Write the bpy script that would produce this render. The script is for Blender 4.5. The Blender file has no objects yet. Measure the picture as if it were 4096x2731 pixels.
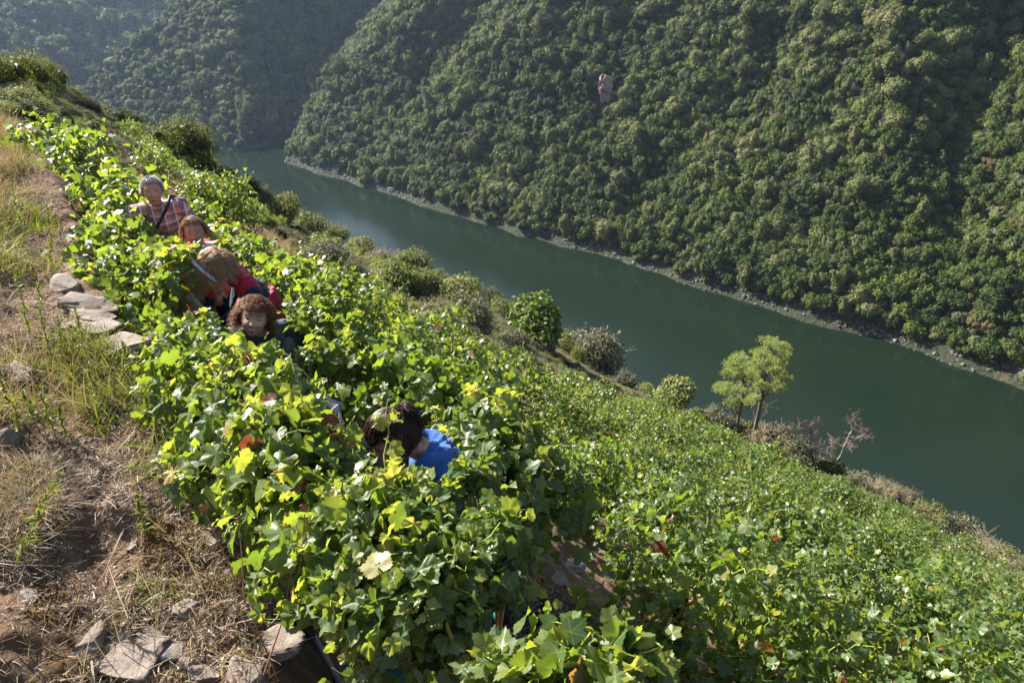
import bpy, math, numpy as np
from mathutils import Vector, Matrix
R = math.radians
D = bpy.data
sc = bpy.context.scene
COL = sc.collection

# ------------------------------------------------------------------ camera, sky, sun, exposure
PITCH = 30.0
cam_d = D.cameras.new('camera'); cam = D.objects.new('camera', cam_d); COL.objects.link(cam)
cam_d.sensor_width = 36.0; cam_d.lens = 24.0; cam_d.clip_start = 0.1; cam_d.clip_end = 5000
cam.location = (0, 0, 0); cam.rotation_euler = (R(90 - PITCH), 0, 0)
sc.camera = cam
SUN_AZ, SUN_EL = -54.0, 34.0          # azimuth from +Y (negative = left), elevation
world = D.worlds.new('World'); sc.world = world; world.use_nodes = True
wn = world.node_tree.nodes; wl = world.node_tree.links
sky = wn.new('ShaderNodeTexSky'); sky.sky_type = 'NISHITA'; sky.sun_disc = False
sky.sun_elevation = R(SUN_EL); sky.sun_rotation = R(SUN_AZ)
sky.air_density = 1.2; sky.dust_density = 1.5
bg = wn['Background']; bg.inputs['Strength'].default_value = 0.055
wl.new(sky.outputs['Color'], bg.inputs['Color'])
sun_d = D.lights.new('sun', 'SUN'); sun_d.energy = 5.0; sun_d.angle = R(0.5); sun_d.color = (1.0, 0.93, 0.82)
sun = D.objects.new('sun', sun_d); COL.objects.link(sun)
SUN = Vector((math.sin(R(SUN_AZ)) * math.cos(R(SUN_EL)), math.cos(R(SUN_AZ)) * math.cos(R(SUN_EL)), math.sin(R(SUN_EL))))
sun.rotation_euler = SUN.to_track_quat('Z', 'Y').to_euler()
sc.view_settings.view_transform = 'Standard'; sc.view_settings.look = 'None'
sc.view_settings.exposure = 1.75; sc.view_settings.gamma = 1.0
sc.cycles.max_bounces = 6; sc.cycles.diffuse_bounces = 3; sc.cycles.glossy_bounces = 2
sc.cycles.transmission_bounces = 4; sc.cycles.transparent_max_bounces = 8; sc.cycles.volume_bounces = 0
sc.cycles.use_denoising = True

# ------------------------------------------------------------------ helpers
SP, CP = math.sin(R(PITCH)), math.cos(R(PITCH))
FPX = 1024 * 24 / 36
def ray(u, v):
    x = (u - 512) / FPX; Y = (341 - v) / FPX
    return np.array([x, CP + Y * SP, -SP + Y * CP])
def P(u, v, t): return ray(u, v) * t
def project(p):
    p = np.asarray(p, float); f = p[..., 1] * CP - p[..., 2] * SP; y = p[..., 1] * SP + p[..., 2] * CP
    f = np.where(f > 1e-3, f, 1e-3)
    return 512 + FPX * p[..., 0] / f, 341 - FPX * y / f, f

def mesh_np(name, V, F, mats, fmat=None, smooth=False, fattr=None, uv=None):
    """V (n,3); F = list of (m,k) int arrays; fmat per-face material; fattr dict of per-face floats; uv per loop."""
    V = np.asarray(V, np.float32)
    F = [np.asarray(f, np.int32) for f in (F if isinstance(F, list) else [F]) if len(f)]
    me = D.meshes.new(name)
    me.vertices.add(len(V)); me.vertices.foreach_set('co', V.ravel())
    nl = sum(f.size for f in F); nf = sum(len(f) for f in F)
    me.loops.add(nl); me.polygons.add(nf)
    me.loops.foreach_set('vertex_index', np.concatenate([f.ravel() for f in F]))
    tot = np.concatenate([np.full(len(f), f.shape[1], np.int32) for f in F])
    st = np.concatenate([[0], np.cumsum(tot)[:-1]]).astype(np.int32)
    me.polygons.foreach_set('loop_start', st); me.polygons.foreach_set('loop_total', tot)
    for m in (mats if isinstance(mats, (list, tuple)) else [mats]): me.materials.append(m)
    if fmat is not None: me.polygons.foreach_set('material_index', np.asarray(fmat, np.int32))
    if smooth is not False:
        sm = np.ones(nf, bool) if smooth is True else np.asarray(smooth, bool)
        me.polygons.foreach_set('use_smooth', sm)
    if fattr:
        for k, a in fattr.items():
            at = me.attributes.new(k, 'FLOAT', 'FACE'); at.data.foreach_set('value', np.asarray(a, np.float32))
    if uv is not None:
        l = me.uv_layers.new(name='UVMap'); l.data.foreach_set('uv', np.asarray(uv, np.float32).ravel())
    me.update(); me.validate()
    return me
def link(name, me, parent=None, loc=None, rot=None, scale=None):
    o = D.objects.new(name, me); COL.objects.link(o)
    if parent is not None: o.parent = parent
    if loc is not None: o.location = tuple(float(c) for c in loc)
    if rot is not None: o.rotation_euler = rot
    if scale is not None: o.scale = (scale,) * 3 if np.isscalar(scale) else tuple(scale)
    return o
def tag(o, label=None, cat=None, group=None, kind=None):
    if label: o['label'] = label
    if cat: o['category'] = cat
    if group: o['group'] = group
    if kind: o['kind'] = kind
    return o
def empty(name, loc=(0, 0, 0), rz=0):
    o = D.objects.new(name, None); COL.objects.link(o); o.location = tuple(float(c) for c in loc)
    o.rotation_euler = (0, 0, rz); o.empty_display_size = 0.1
    return o

# value noise in numpy (fbm)
def _hash(ix, iy, seed):
    h = (ix.astype(np.int64) * 374761393 + iy.astype(np.int64) * 668265263 + seed * 974634777) & 0x7fffffff
    h = ((h ^ (h >> 13)) * 1274126177) & 0x7fffffff
    return ((h ^ (h >> 16)) & 0xffff) / 65535.0
def vnoise(x, y, seed=0):
    x = np.asarray(x, float); y = np.asarray(y, float)
    ix = np.floor(x); iy = np.floor(y); fx = x - ix; fy = y - iy
    fx = fx * fx * (3 - 2 * fx); fy = fy * fy * (3 - 2 * fy)
    a = _hash(ix, iy, seed); b = _hash(ix + 1, iy, seed); c = _hash(ix, iy + 1, seed); d = _hash(ix + 1, iy + 1, seed)
    return (a * (1 - fx) + b * fx) * (1 - fy) + (c * (1 - fx) + d * fx) * fy - 0.5
def fbm(x, y, seed=0, oct=4, gain=0.5):
    r = 0; a = 1.0
    for i in range(oct):
        r = r + a * vnoise(x * 2 ** i, y * 2 ** i, seed + i * 17); a *= gain
    return r
def sstep(a, b, x):
    t = np.clip((x - a) / (b - a), 0, 1); return t * t * (3 - 2 * t)

# material helper
def mat(name):
    m = D.materials.new(name); m.use_nodes = True
    nt = m.node_tree; b = nt.nodes['Principled BSDF']
    return m, nt, nt.nodes, nt.links, b
def ramp(nt, fac, stops):
    n = nt.nodes.new('ShaderNodeValToRGB'); e = n.color_ramp.elements
    while len(e) < len(stops): e.new(0.5)
    for k, (p, c) in enumerate(stops):
        e[k].position = p; e[k].color = (*c, 1)
    nt.links.new(fac, n.inputs['Fac']); return n.outputs['Color']
def noise(nt, scale, detail=4, coord='Object', rough=0.6, dist=0.0):
    tc = nt.nodes.new('ShaderNodeTexCoord'); n = nt.nodes.new('ShaderNodeTexNoise')
    n.inputs['Scale'].default_value = scale; n.inputs['Detail'].default_value = detail
    n.inputs['Roughness'].default_value = rough; n.inputs['Distortion'].default_value = dist
    nt.links.new(tc.outputs[coord], n.inputs['Vector']); return n.outputs['Fac']
def mth(nt, op, a, b=None, c=None):
    n = nt.nodes.new('ShaderNodeMath'); n.operation = op
    for i, x in enumerate((a, b, c)):
        if x is None: continue
        if isinstance(x, (int, float)): n.inputs[i].default_value = x
        else: nt.links.new(x, n.inputs[i])
    return n.outputs[0]
def mixc(nt, f, a, b, mode='MIX'):
    n = nt.nodes.new('ShaderNodeMix'); n.data_type = 'RGBA'; n.blend_type = mode
    for i, x in ((0, f), (6, a), (7, b)):
        if isinstance(x, (int, float)): n.inputs[i].default_value = x
        elif isinstance(x, tuple): n.inputs[i].default_value = (*x, 1)
        else: nt.links.new(x, n.inputs[i])
    return n.outputs[2]
def bump(nt, b, h, strength=0.5, dist=0.05):
    n = nt.nodes.new('ShaderNodeBump'); n.inputs['Strength'].default_value = strength; n.inputs['Distance'].default_value = dist
    nt.links.new(h, n.inputs['Height']); nt.links.new(n.outputs[0], b.inputs['Normal'])
def simple_mat(name, col, rough=0.8, var=0.25, scale=8, spec=0.3, bmp=0.0, bdist=0.02):
    m, nt, N, L, b = mat(name)
    f = noise(nt, scale, 5)
    c0 = tuple(x * (1 - var) for x in col); c1 = tuple(min(1, x * (1 + var)) for x in col)
    L.new(ramp(nt, f, [(0.3, c0), (0.7, c1)]), b.inputs['Base Color'])
    b.inputs['Roughness'].default_value = rough; b.inputs['Specular IOR Level'].default_value = spec
    if bmp: bump(nt, b, noise(nt, scale * 4, 5), bmp, bdist)
    return m
def foliage_mat(name, stops, trans=0.3, rough=0.5, spec=0.3, objvar=0.5, tint=(1.3, 1.5, 0.5), patches=0.0):
    """per-face 'rnd' picks in the ramp, per-object random shifts it; part of the light passes through."""
    m, nt, N, L, b = mat(name)
    at = N.new('ShaderNodeAttribute'); at.attribute_name = 'rnd'
    oi = N.new('ShaderNodeObjectInfo')
    f = mth(nt, 'MULTIPLY_ADD', oi.outputs['Random'], objvar, mth(nt, 'MULTIPLY', at.outputs['Fac'], 1 - objvar))
    if patches:
        ge = N.new('ShaderNodeNewGeometry'); no_ = N.new('ShaderNodeTexNoise'); no_.inputs['Scale'].default_value = 0.03; no_.inputs['Detail'].default_value = 4; L.new(ge.outputs['Position'], no_.inputs['Vector'])
        f = mth(nt, 'ADD', f, mth(nt, 'MULTIPLY', mth(nt, 'SUBTRACT', no_.outputs['Fac'], 0.5), patches))
    c = ramp(nt, f, stops)
    L.new(c, b.inputs['Base Color']); b.inputs['Roughness'].default_value = rough
    b.inputs['Specular IOR Level'].default_value = spec
    t = N.new('ShaderNodeBsdfTranslucent'); L.new(mixc(nt, 1.0, c, tint, 'MULTIPLY'), t.inputs['Color'])
    mx = N.new('ShaderNodeMixShader'); mx.inputs[0].default_value = trans
    L.new(b.outputs[0], mx.inputs[1]); L.new(t.outputs[0], mx.inputs[2]); L.new(mx.outputs[0], N['Material Output'].inputs['Surface'])
    return m

# ------------------------------------------------------------------ near hillside (heights below the camera)
N1 = np.array([0.82, 0.57]); Q1 = np.array([-0.57, 0.82])
N2 = np.array([0.64, 0.77]); Q2 = np.array([-0.77, 0.64])
WATER = -100.0
# crest of the slope as seen from the path: pixel, distance
CREST = [(1024, 575, 34), (914, 519, 45), (827, 480, 58), (762, 449, 66), (697, 419, 66), (653, 399, 62), (610, 380, 60), (566, 354, 58),
         (501, 321, 57), (435, 288, 60), (361, 253, 65), (305, 227, 68), (240, 196, 70), (209, 176, 66), (152, 150, 55), (109, 124, 42), (65, 102, 32), (20, 88, 26)]
_e = []
for u, v, t in CREST:
    p = P(u, v, t); _e.append((math.degrees(math.atan2(p[0], p[1])), math.hypot(p[0], p[1]), p[2]))
_e += [(-180, 80, 30), (-120, 80, 34), (-90, 80, 26), (-60, 60, 2.0), (-45, 40, -1.8), (62, 38, -27), (90, 55, -30), (130, 80, -6), (180, 80, 30)]
_e.sort(); E_AZ, E_R, E_Z = (np.array(c) for c in zip(*_e))
POST_AZ = np.array([-180, -70, -50, -38, -30, 100, 130, 180.]); POST_G = np.array([.3, .3, -.2, -.7, -1.1, -1.1, 0., .3])

def near_profile(x, y):
    s = x * N1[0] + y * N1[1]; q = x * Q1[0] + y * Q1[1]
    fall = 0.085 * np.maximum(0, q - 8) + 0.0 * q
    zb = -2.12 - 0.05 * np.maximum(0, q - 8) + 0.34 * np.maximum(0, -s - 0.25)
    zp = -3.35 - fall
    k = sstep(0.05, 0.75, s)
    z = zb * (1 - k) + zp * k
    return z - 0.75 * np.maximum(0, s - 1.8)
def hill_z(x, y, detail=True):
    x = np.asarray(x, float); y = np.asarray(y, float)
    az = np.degrees(np.arctan2(x, y)); r = np.hypot(x, y) + 1e-6
    er = np.interp(az, E_AZ, E_R); ez = np.interp(az, E_AZ, E_Z); pg = np.interp(az, POST_AZ, POST_G)
    sn = np.sin(np.radians(az + 34.8))
    r1 = np.where(sn > 0.02, np.clip(1.9 / np.maximum(sn, 0.02), 0, 0.55 * er), 0.55 * er)
    x1 = np.sin(np.radians(az)) * r1; y1 = np.cos(np.radians(az)) * r1
    z1 = near_profile(x1, y1)
    t = np.clip((r - r1) / (er - r1), 0, 1)
    zl = z1 + (ez - z1) * t
    z = np.where(r < r1, near_profile(x, y), np.where(r < er, zl, ez + pg * (r - er) * sstep(-6, 6, r - er) ))
    if detail:
        d = sstep(3, 14, r) * (1 - 0.7 * sstep(60, 90, r))
        z = z + 1.1 * fbm(x / 9, y / 9, 3, 3) * d * sstep(8, 20, r)
        s2 = x * N2[0] + y * N2[1]
        z = z + 0.15 * fbm(x / 0.9, y / 0.9, 5, 3) + 0.06 * fbm(x / 0.17, y / 0.17, 9, 3) + 0.018 * np.abs(fbm(x / 0.05, y / 0.06, 19, 2)) * (r < 9)
    return np.maximum(z, WATER - 6)
def hill_hit(u, v, tmax=120):
    d = ray(u, v); t = np.geomspace(0.8, tmax, 1500)
    p = d[None] * t[:, None]; b = np.nonzero(p[:, 2] < hill_z(p[:, 0], p[:, 1]))[0]
    return p[b[0]] if len(b) else None

az = np.linspace(-180, 180, 721)[:-1]; az = np.unique(np.concatenate([az, np.linspace(-60, 60, 601)]))
rr = np.concatenate([[0.25], np.geomspace(0.6, 1.2, 30)[:-1], np.geomspace(1.2, 8, 420)[:-1], np.geomspace(8, 190, 240)])
A, RR = np.meshgrid(np.radians(az), rr)
X = np.sin(A) * RR; Y = np.cos(A) * RR; Z = hill_z(X, Y)
nA, nR = len(az), len(rr)
V = np.stack([X, Y, Z], -1).reshape(-1, 3)
i = np.arange(nR - 1)[:, None] * nA; j = np.arange(nA)[None]; j2 = (j + 1) % nA
F = np.stack([i + j, i + j2, i + nA + j2, i + nA + j], -1).reshape(-1, 4)[:, ::-1]
m_hill, nt, N, L, b = mat('dry_soil')
n1 = noise(nt, 1.3, 8, rough=0.65); n2 = noise(nt, 14, 8, rough=0.7); n3 = noise(nt, 90, 4)
c = ramp(nt, n2, [(0.25, (0.085, 0.05, 0.036)), (0.5, (0.21, 0.135, 0.095)), (0.75, (0.36, 0.255, 0.185))])
c = mixc(nt, ramp(nt, n1, [(0.42, (0, 0, 0)), (0.62, (1, 1, 1))]), c, (0.13, 0.085, 0.05))
c = mixc(nt, mth(nt, 'MULTIPLY', ramp(nt, n3, [(0.55, (0, 0, 0)), (0.75, (1, 1, 1))]), 0.5), c, (0.42, 0.35, 0.29))
L.new(c, b.inputs['Base Color']); b.inputs['Roughness'].default_value = 0.95; b.inputs['Specular IOR Level'].default_value = 0.1
bump(nt, b, mth(nt, 'ADD', n2, mth(nt, 'MULTIPLY', n3, 0.4)), 0.9, 0.05)
hill = link('hillside', mesh_np('hillside', V, F, m_hill, smooth=True)); tag(hill, kind='structure')

# ------------------------------------------------------------------ water
m_wat, nt, N, L, b = mat('river_water')
b.inputs['Base Color'].default_value = (0.008, 0.016, 0.009, 1); b.inputs['Roughness'].default_value = 0.12
b.inputs['IOR'].default_value = 1.33
tc = N.new('ShaderNodeTexCoord'); mp = N.new('ShaderNodeMapping'); mp.inputs['Rotation'].default_value = (0, 0, R(50)); mp.inputs['Scale'].default_value = (1, 0.45, 1)
L.new(tc.outputs['Object'], mp.inputs[0])
w1 = N.new('ShaderNodeTexNoise'); w1.inputs['Scale'].default_value = 1.6; w1.inputs['Detail'].default_value = 5; L.new(mp.outputs[0], w1.inputs['Vector'])
bump(nt, b, w1.outputs['Fac'], 0.22, 0.10)
wv = np.array([[-900, -200, WATER], [900, -200, WATER], [900, 900, WATER], [-900, 900, WATER]], float)
water = link('river', mesh_np('river', wv, np.array([[0, 1, 2, 3]]), m_wat)); tag(water, kind='structure')

# ------------------------------------------------------------------ far hills
def plane(x, y, px, py, mx, my, g, z0=WATER):      # faces (downhill) mx,my
    l = math.hypot(mx, my); return z0 - g * ((x - px) * mx / l + (y - py) * my / l)
def far_a(x, y):   # opposite bank with its nose
    s = x * N2[0] + y * N2[1]; q = x * Q2[0] + y * Q2[1]
    gul = 11 * fbm(q / 55 + 0.35 * vnoise(s / 60, q / 80, 2), s / 190 + 3, 21, 3) + 5.0 * fbm(q / 22, s / 60, 31, 3)
    a = WATER + 0.76 * (s - 203 + 1.4 * fbm(q / 22, q * 0, 44, 3) * 4)
    a = np.where(a > WATER, a, WATER + (a - WATER) * 0.6)
    lift = sstep(6, 60, s - 203)
    fold = -21 * np.exp(-((q + 70 + 0.12 * (s - 203)) / 19) ** 2) - 9 * np.exp(-((q - 45 + 0.1 * (s - 203)) / 13) ** 2)
    a = a + (gul * 2.0 + fold * sstep(20, 90, s - 203)) * lift - 3.2 * sstep(3, 14, s - 203) * 0
    bnose = plane(x, y, -122, 367, -0.98, -0.196, 0.94) + gul * 0.8 * lift
    return np.minimum(a, bnose)
def far_b(x, y):   # second hill with lit left flank, shaded right flank
    w = 9 * fbm(x / 45, y / 60, 61, 3)
    c1 = plane(x, y, -160, 391, -0.35, -0.94, 0.80)
    c2 = plane(x, y, -152, 389, 0.80, -0.62, 0.85)
    c3 = plane(x, y, -262, 427, -1, 0.15, 0.95, -66)
    return np.minimum(np.minimum(c1, c2), c3) + w * sstep(0, 60, c1 - WATER) + 3.5 * fbm(x / 18, y / 18, 71, 2)
def far_c(x, y):   # distant hills at the top left
    w = 16 * fbm(x / 90, y / 90, 81, 4)
    h1 = plane(x, y, -380, 560, 0.75, -0.66, 0.62)
    spur = 60 - 0.55 * np.abs((x + 520) * 0.66 + (y - 760) * 0.75) - 0.0009 * 0
    d1 = plane(x, y, -395, 600, 0.5, -0.86, 0.55)
    sp = np.minimum(plane(x, y, -430, 660, -0.7, -0.7, 0.8, -20), plane(x, y, -430, 660, 0.9, -0.2, 0.6, -20))
    sp = np.minimum(sp, 10)
    return np.maximum(np.minimum(h1, 220), sp) + w
def grid_mesh(name, x0, x1, y0, y1, step, fn, m, keep=None):
    xs = np.arange(x0, x1 + step, step); ys = np.arange(y0, y1 + step, step)
    X, Y = np.meshgrid(xs, ys); Z = fn(X, Y); n = len(xs)
    V = np.stack([X, Y, Z], -1).reshape(-1, 3)
    i = (np.arange(len(ys) - 1)[:, None] * n + np.arange(n - 1)[None])
    F = np.stack([i, i + 1, i + n + 1, i + n], -1).reshape(-1, 4)
    zz = V[F][:, :, 2]; k = (zz.max(1) > WATER - 12) & (zz.min(1) < 260)
    F = F[k]; used = np.unique(F); mp_ = np.zeros(len(V), int); mp_[used] = np.arange(len(used))
    o = link(name, mesh_np(name, V[used], mp_[F], m, smooth=True)); return tag(o, kind='structure')
m_wood, nt, N, L, b = mat('forest_floor')
f = noise(nt, 0.12, 8, rough=0.7)
L.new(ramp(nt, f, [(0.3, (0.020, 0.028, 0.013)), (0.55, (0.035, 0.042, 0.020)), (0.75, (0.10, 0.075, 0.05))]), b.inputs['Base Color'])
b.inputs['Roughness'].default_value = 1; bump(nt, b, noise(nt, 0.8, 6), 1.0, 1.0)
def cut_ab(x, y): return np.maximum(far_a(x, y), far_b(x, y) )
grid_mesh('opposite_hill', -260, 620, -160, 640, 4.0, far_a, m_wood)
grid_mesh('second_hill', -420, 60, 370, 720, 4.0, far_b, m_wood)
grid_mesh('distant_hill', -1100, -100, 480, 1300, 10.0, far_c, m_wood)

# ------------------------------------------------------------------ leaf clouds, tree crowns
def unit(a): return a / np.maximum(np.linalg.norm(a, axis=-1, keepdims=True), 1e-9)
def ball_pts(rng, n, inner=0.75):
    d = unit(rng.normal(size=(n, 3))); r = inner + (1 - inner) * rng.random((n, 1)) ** 0.6
    return d, d * r
def quad_cloud(C, Nn, size, rng, aspect=0.6):
    """one quad per centre, normal Nn; returns V,F"""
    n = len(C); a = unit(np.cross(Nn, rng.normal(size=(n, 3)))); b_ = np.cross(Nn, a)
    s = (size * (0.6 + 0.8 * rng.random((n, 1)))) / 2
    V = np.stack([C - a * s, C + b_ * s * aspect, C + a * s, C - b_ * s * aspect], 1).reshape(-1, 3)
    return V, np.arange(4 * n).reshape(n, 4)
def ico(sub=2):
    import bmesh
    bm = bmesh.new(); bmesh.ops.create_icosphere(bm, subdivisions=sub, radius=1)
    v = np.array([x.co[:] for x in bm.verts]); f = np.array([[x.index for x in q.verts] for q in bm.faces]); bm.free(); return v, f
ICO2 = ico(2); ICO3 = ico(3)
def tube(pts, rad, k=6):
    pts = np.asarray(pts, float); n = len(pts); rad = np.broadcast_to(np.asarray(rad, float), (n,))
    t = unit(np.gradient(pts, axis=0)); ref = np.array([0.31, 0.2, 0.93]); a = unit(np.cross(t, ref)); b_ = np.cross(t, a)
    ph = np.linspace(0, 2 * np.pi, k, endpoint=False)
    V = pts[:, None] + rad[:, None, None] * (np.cos(ph)[None, :, None] * a[:, None] + np.sin(ph)[None, :, None] * b_[:, None])
    i = np.arange(n - 1)[:, None] * k; j = np.arange(k)[None]; j2 = (j + 1) % k
    return V.reshape(-1, 3), np.stack([i + j, i + j2, i + k + j2, i + k + j], -1).reshape(-1, 4)
class Acc:
    """collects pieces of one mesh"""
    def __init__(s): s.V = []; s.F3 = []; s.F4 = []; s.n = 0; s.m3 = []; s.m4 = []; s.r3 = []; s.r4 = []
    def add(s, V, F, mi=0, rnd=0.5):
        V = np.asarray(V, float); F = np.asarray(F) + s.n; s.V.append(V); s.n += len(V)
        a, m_, r_ = (s.F3, s.m3, s.r3) if F.shape[1] == 3 else (s.F4, s.m4, s.r4)
        a.append(F); m_.append(np.full(len(F), mi)); r_.append(np.broadcast_to(np.asarray(rnd, float), (len(F),)))
    def mesh(s, name, mats, smooth=False):
        F = []; M = []; Rr = []
        for a, m_, r_ in ((s.F3, s.m3, s.r3), (s.F4, s.m4, s.r4)):
            if a: F.append(np.concatenate(a)); M += m_; Rr += r_
        return mesh_np(name, np.concatenate(s.V), F, mats, fmat=np.concatenate(M), smooth=smooth, fattr={'rnd': np.concatenate(Rr)})
m_bark = simple_mat('bark', (0.12, 0.09, 0.07), 0.95, 0.4, 12, 0.1, 0.6)
# greens of the wood across the river
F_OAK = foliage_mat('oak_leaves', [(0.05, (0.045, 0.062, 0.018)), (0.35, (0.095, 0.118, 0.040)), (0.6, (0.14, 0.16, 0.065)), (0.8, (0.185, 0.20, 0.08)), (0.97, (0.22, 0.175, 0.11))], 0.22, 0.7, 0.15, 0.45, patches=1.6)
F_DARK = foliage_mat('holm_oak_leaves', [(0.1, (0.022, 0.042, 0.009)), (0.5, (0.055, 0.085, 0.015)), (0.9, (0.13, 0.165, 0.030))], 0.22, 0.6, 0.2, 0.5, patches=1.4)
F_GREY = foliage_mat('grey_green_leaves', [(0.1, (0.08, 0.09, 0.055)), (0.6, (0.13, 0.14, 0.09)), (0.95, (0.18, 0.18, 0.12))], 0.2, 0.7, 0.2, 0.5, (1.1, 1.2, 0.7))
F_HEATH = foliage_mat('heath_leaves', [(0.1, (0.09, 0.08, 0.03)), (0.6, (0.15, 0.115, 0.05)), (0.95, (0.20, 0.13, 0.08))], 0.2, 0.8, 0.1, 0.5, (1.2, 1.1, 0.6))
F_TWIG = foliage_mat('grey_twigs', [(0.1, (0.10, 0.085, 0.07)), (0.6, (0.17, 0.15, 0.12)), (0.95, (0.22, 0.19, 0.15))], 0.15, 0.9, 0.1, 0.4, (1, 1, 1))
def tree_mesh(name, seed, rad, height, m, nl=2600, leaf=0.55, lumps=9, squash=0.75, core=0.72, trunk=True):
    rng = np.random.default_rng(seed); ac = Acc()
    base = height - rad * squash * 1.0
    L_ = []
    for k in range(lumps):
        d = unit(rng.normal(size=3)); d[2] = abs(d[2]) * 0.9 - 0.15
        L_.append((np.array([0, 0, base]) + d * rad * np.array([0.68, 0.68, 0.6 * squash]) * rng.uniform(0.6, 1.15), rad * rng.uniform(0.24, 0.50)))
    L_.append((np.array([0, 0, base - 0.1 * rad]), rad * 0.62))
    for c, r in L_:
        n = int(nl * r * r / sum(q[1] ** 2 for q in L_))
        d, p = ball_pts(rng, n, 0.78); p = p * r * np.array([1, 1, squash + 0.1])
        rough = 1 + 0.85 * fbm(d[:, 0] * 4 + seed, d[:, 1] * 4 + d[:, 2] * 3, 3, 3); p = p * rough[:, None]
        nn = unit(d * 1.0 + rng.normal(size=d.shape) * 0.33 + [0, 0, 0.15])
        V, F = quad_cloud(p + c, nn, leaf, rng, 0.8)
        ac.add(V, F, 0, np.clip(0.5 + 0.25 * rng.normal(size=len(F)), 0, 1))
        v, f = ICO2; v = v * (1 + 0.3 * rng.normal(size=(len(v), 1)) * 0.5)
        ac.add(v * r * core * np.array([1, 1, squash + 0.1]) + c, f, 0, 0.0)  # inner core blocks light; its darkest leaf tone paints shade between the clumps
    if trunk:
        V, F = tube([(0, 0, -1.0), (0.1, 0, base * 0.5), (0, 0, base)], [0.05 * rad, 0.04 * rad, 0.025 * rad], 6); ac.add(V, F, 1)
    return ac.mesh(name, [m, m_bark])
KINDS = [
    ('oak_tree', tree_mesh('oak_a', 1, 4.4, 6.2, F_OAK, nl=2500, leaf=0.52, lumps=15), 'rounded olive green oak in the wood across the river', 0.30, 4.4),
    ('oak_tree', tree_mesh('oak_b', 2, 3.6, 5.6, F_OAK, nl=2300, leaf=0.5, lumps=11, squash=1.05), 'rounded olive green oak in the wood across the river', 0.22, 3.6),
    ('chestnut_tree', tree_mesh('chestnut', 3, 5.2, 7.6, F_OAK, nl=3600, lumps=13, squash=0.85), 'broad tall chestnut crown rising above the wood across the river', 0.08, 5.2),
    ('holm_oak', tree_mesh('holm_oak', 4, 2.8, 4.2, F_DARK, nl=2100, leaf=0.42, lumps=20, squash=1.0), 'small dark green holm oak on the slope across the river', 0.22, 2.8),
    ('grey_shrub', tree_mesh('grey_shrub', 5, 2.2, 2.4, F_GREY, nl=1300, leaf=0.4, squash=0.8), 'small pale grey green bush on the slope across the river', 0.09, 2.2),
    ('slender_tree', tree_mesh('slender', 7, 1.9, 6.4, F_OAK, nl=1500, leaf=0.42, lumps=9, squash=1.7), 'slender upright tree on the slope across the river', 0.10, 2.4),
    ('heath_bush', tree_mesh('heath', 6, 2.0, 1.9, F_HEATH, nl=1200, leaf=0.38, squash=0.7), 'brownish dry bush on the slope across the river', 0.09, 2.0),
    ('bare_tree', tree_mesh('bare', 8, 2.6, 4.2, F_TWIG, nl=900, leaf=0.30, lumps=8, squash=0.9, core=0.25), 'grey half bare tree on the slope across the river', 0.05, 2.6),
]
def scatter_forest():
    rng = np.random.default_rng(77); pts = []
    def region(fn, x0, x1, y0, y1, step, other, shoremin=2.3):
        xs, ys = np.meshgrid(np.arange(x0, x1, step), np.arange(y0, y1, step))
        x = xs.ravel() + rng.uniform(-.5, .5, xs.size) * step; y = ys.ravel() + rng.uniform(-.5, .5, xs.size) * step
        z = fn(x, y); k = (z > WATER + shoremin) & (z < 60)
        for o in other: k &= z >= o(x, y) - 0.5
        u, v, f = project(np.stack([x, y, z + 3], -1)); k &= (f > 10) & (u > -60) & (u < 1084) & (v > -60) & (v < 760)
        # drop what the near hill hides
        x, y, z = x[k], y[k], z[k]; T = np.linspace(0.02, 0.4, 40)
        hid = np.zeros(len(x), bool)
        for t in T: hid |= (z + 8) * t < hill_z(x * t, y * t, False) - 0.5
        k = ~hid; return np.stack([x[k], y[k], z[k]], -1)
    a = region(far_a, -200, 600, -150, 600, 3.7, [far_b])
    b_ = region(far_b, -400, 60, 370, 700, 5.0, [far_a])
    c_ = region(far_c, -1000, -120, 500, 1250, 9.0, [far_b])
    return a, b_, c_
FA, FB, FC = scatter_forest()
print('forest', len(FA), len(FB), len(FC))
def kinds_for(p, rng, far=1.0):
    s = p[:, 0] * N2[0] + p[:, 1] * N2[1]; q = p[:, 0] * Q2[0] + p[:, 1] * Q2[1]
    n = len(p); r = rng.random(n); w = np.array([k[3] for k in KINDS])
    # lower and right-hand part is scrubbier with dark evergreen; higher and further left is broadleaf
    low = np.clip(1.3 - (s - 203) / 75, 0, 1); brown = sstep(0.10, 0.3, fbm(q / 30, s / 30, 91, 2) + 0.1)
    W = np.stack([w[0] * (1.3 - low), w[1] * (1.2 - 0.8 * low), w[2] * (1 - 0.3 * low), w[3] * (0.5 + 2.8 * low), w[4] * (0.6 + low), w[5] * (0.8 + 0 * low), w[6] * (0.35 + 3.0 * brown), w[7] * (0.6 + 0 * low)], -1)
    W /= W.sum(1, keepdims=True); return (r[:, None] > np.cumsum(W, 1)).sum(1).clip(0, 7)
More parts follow.
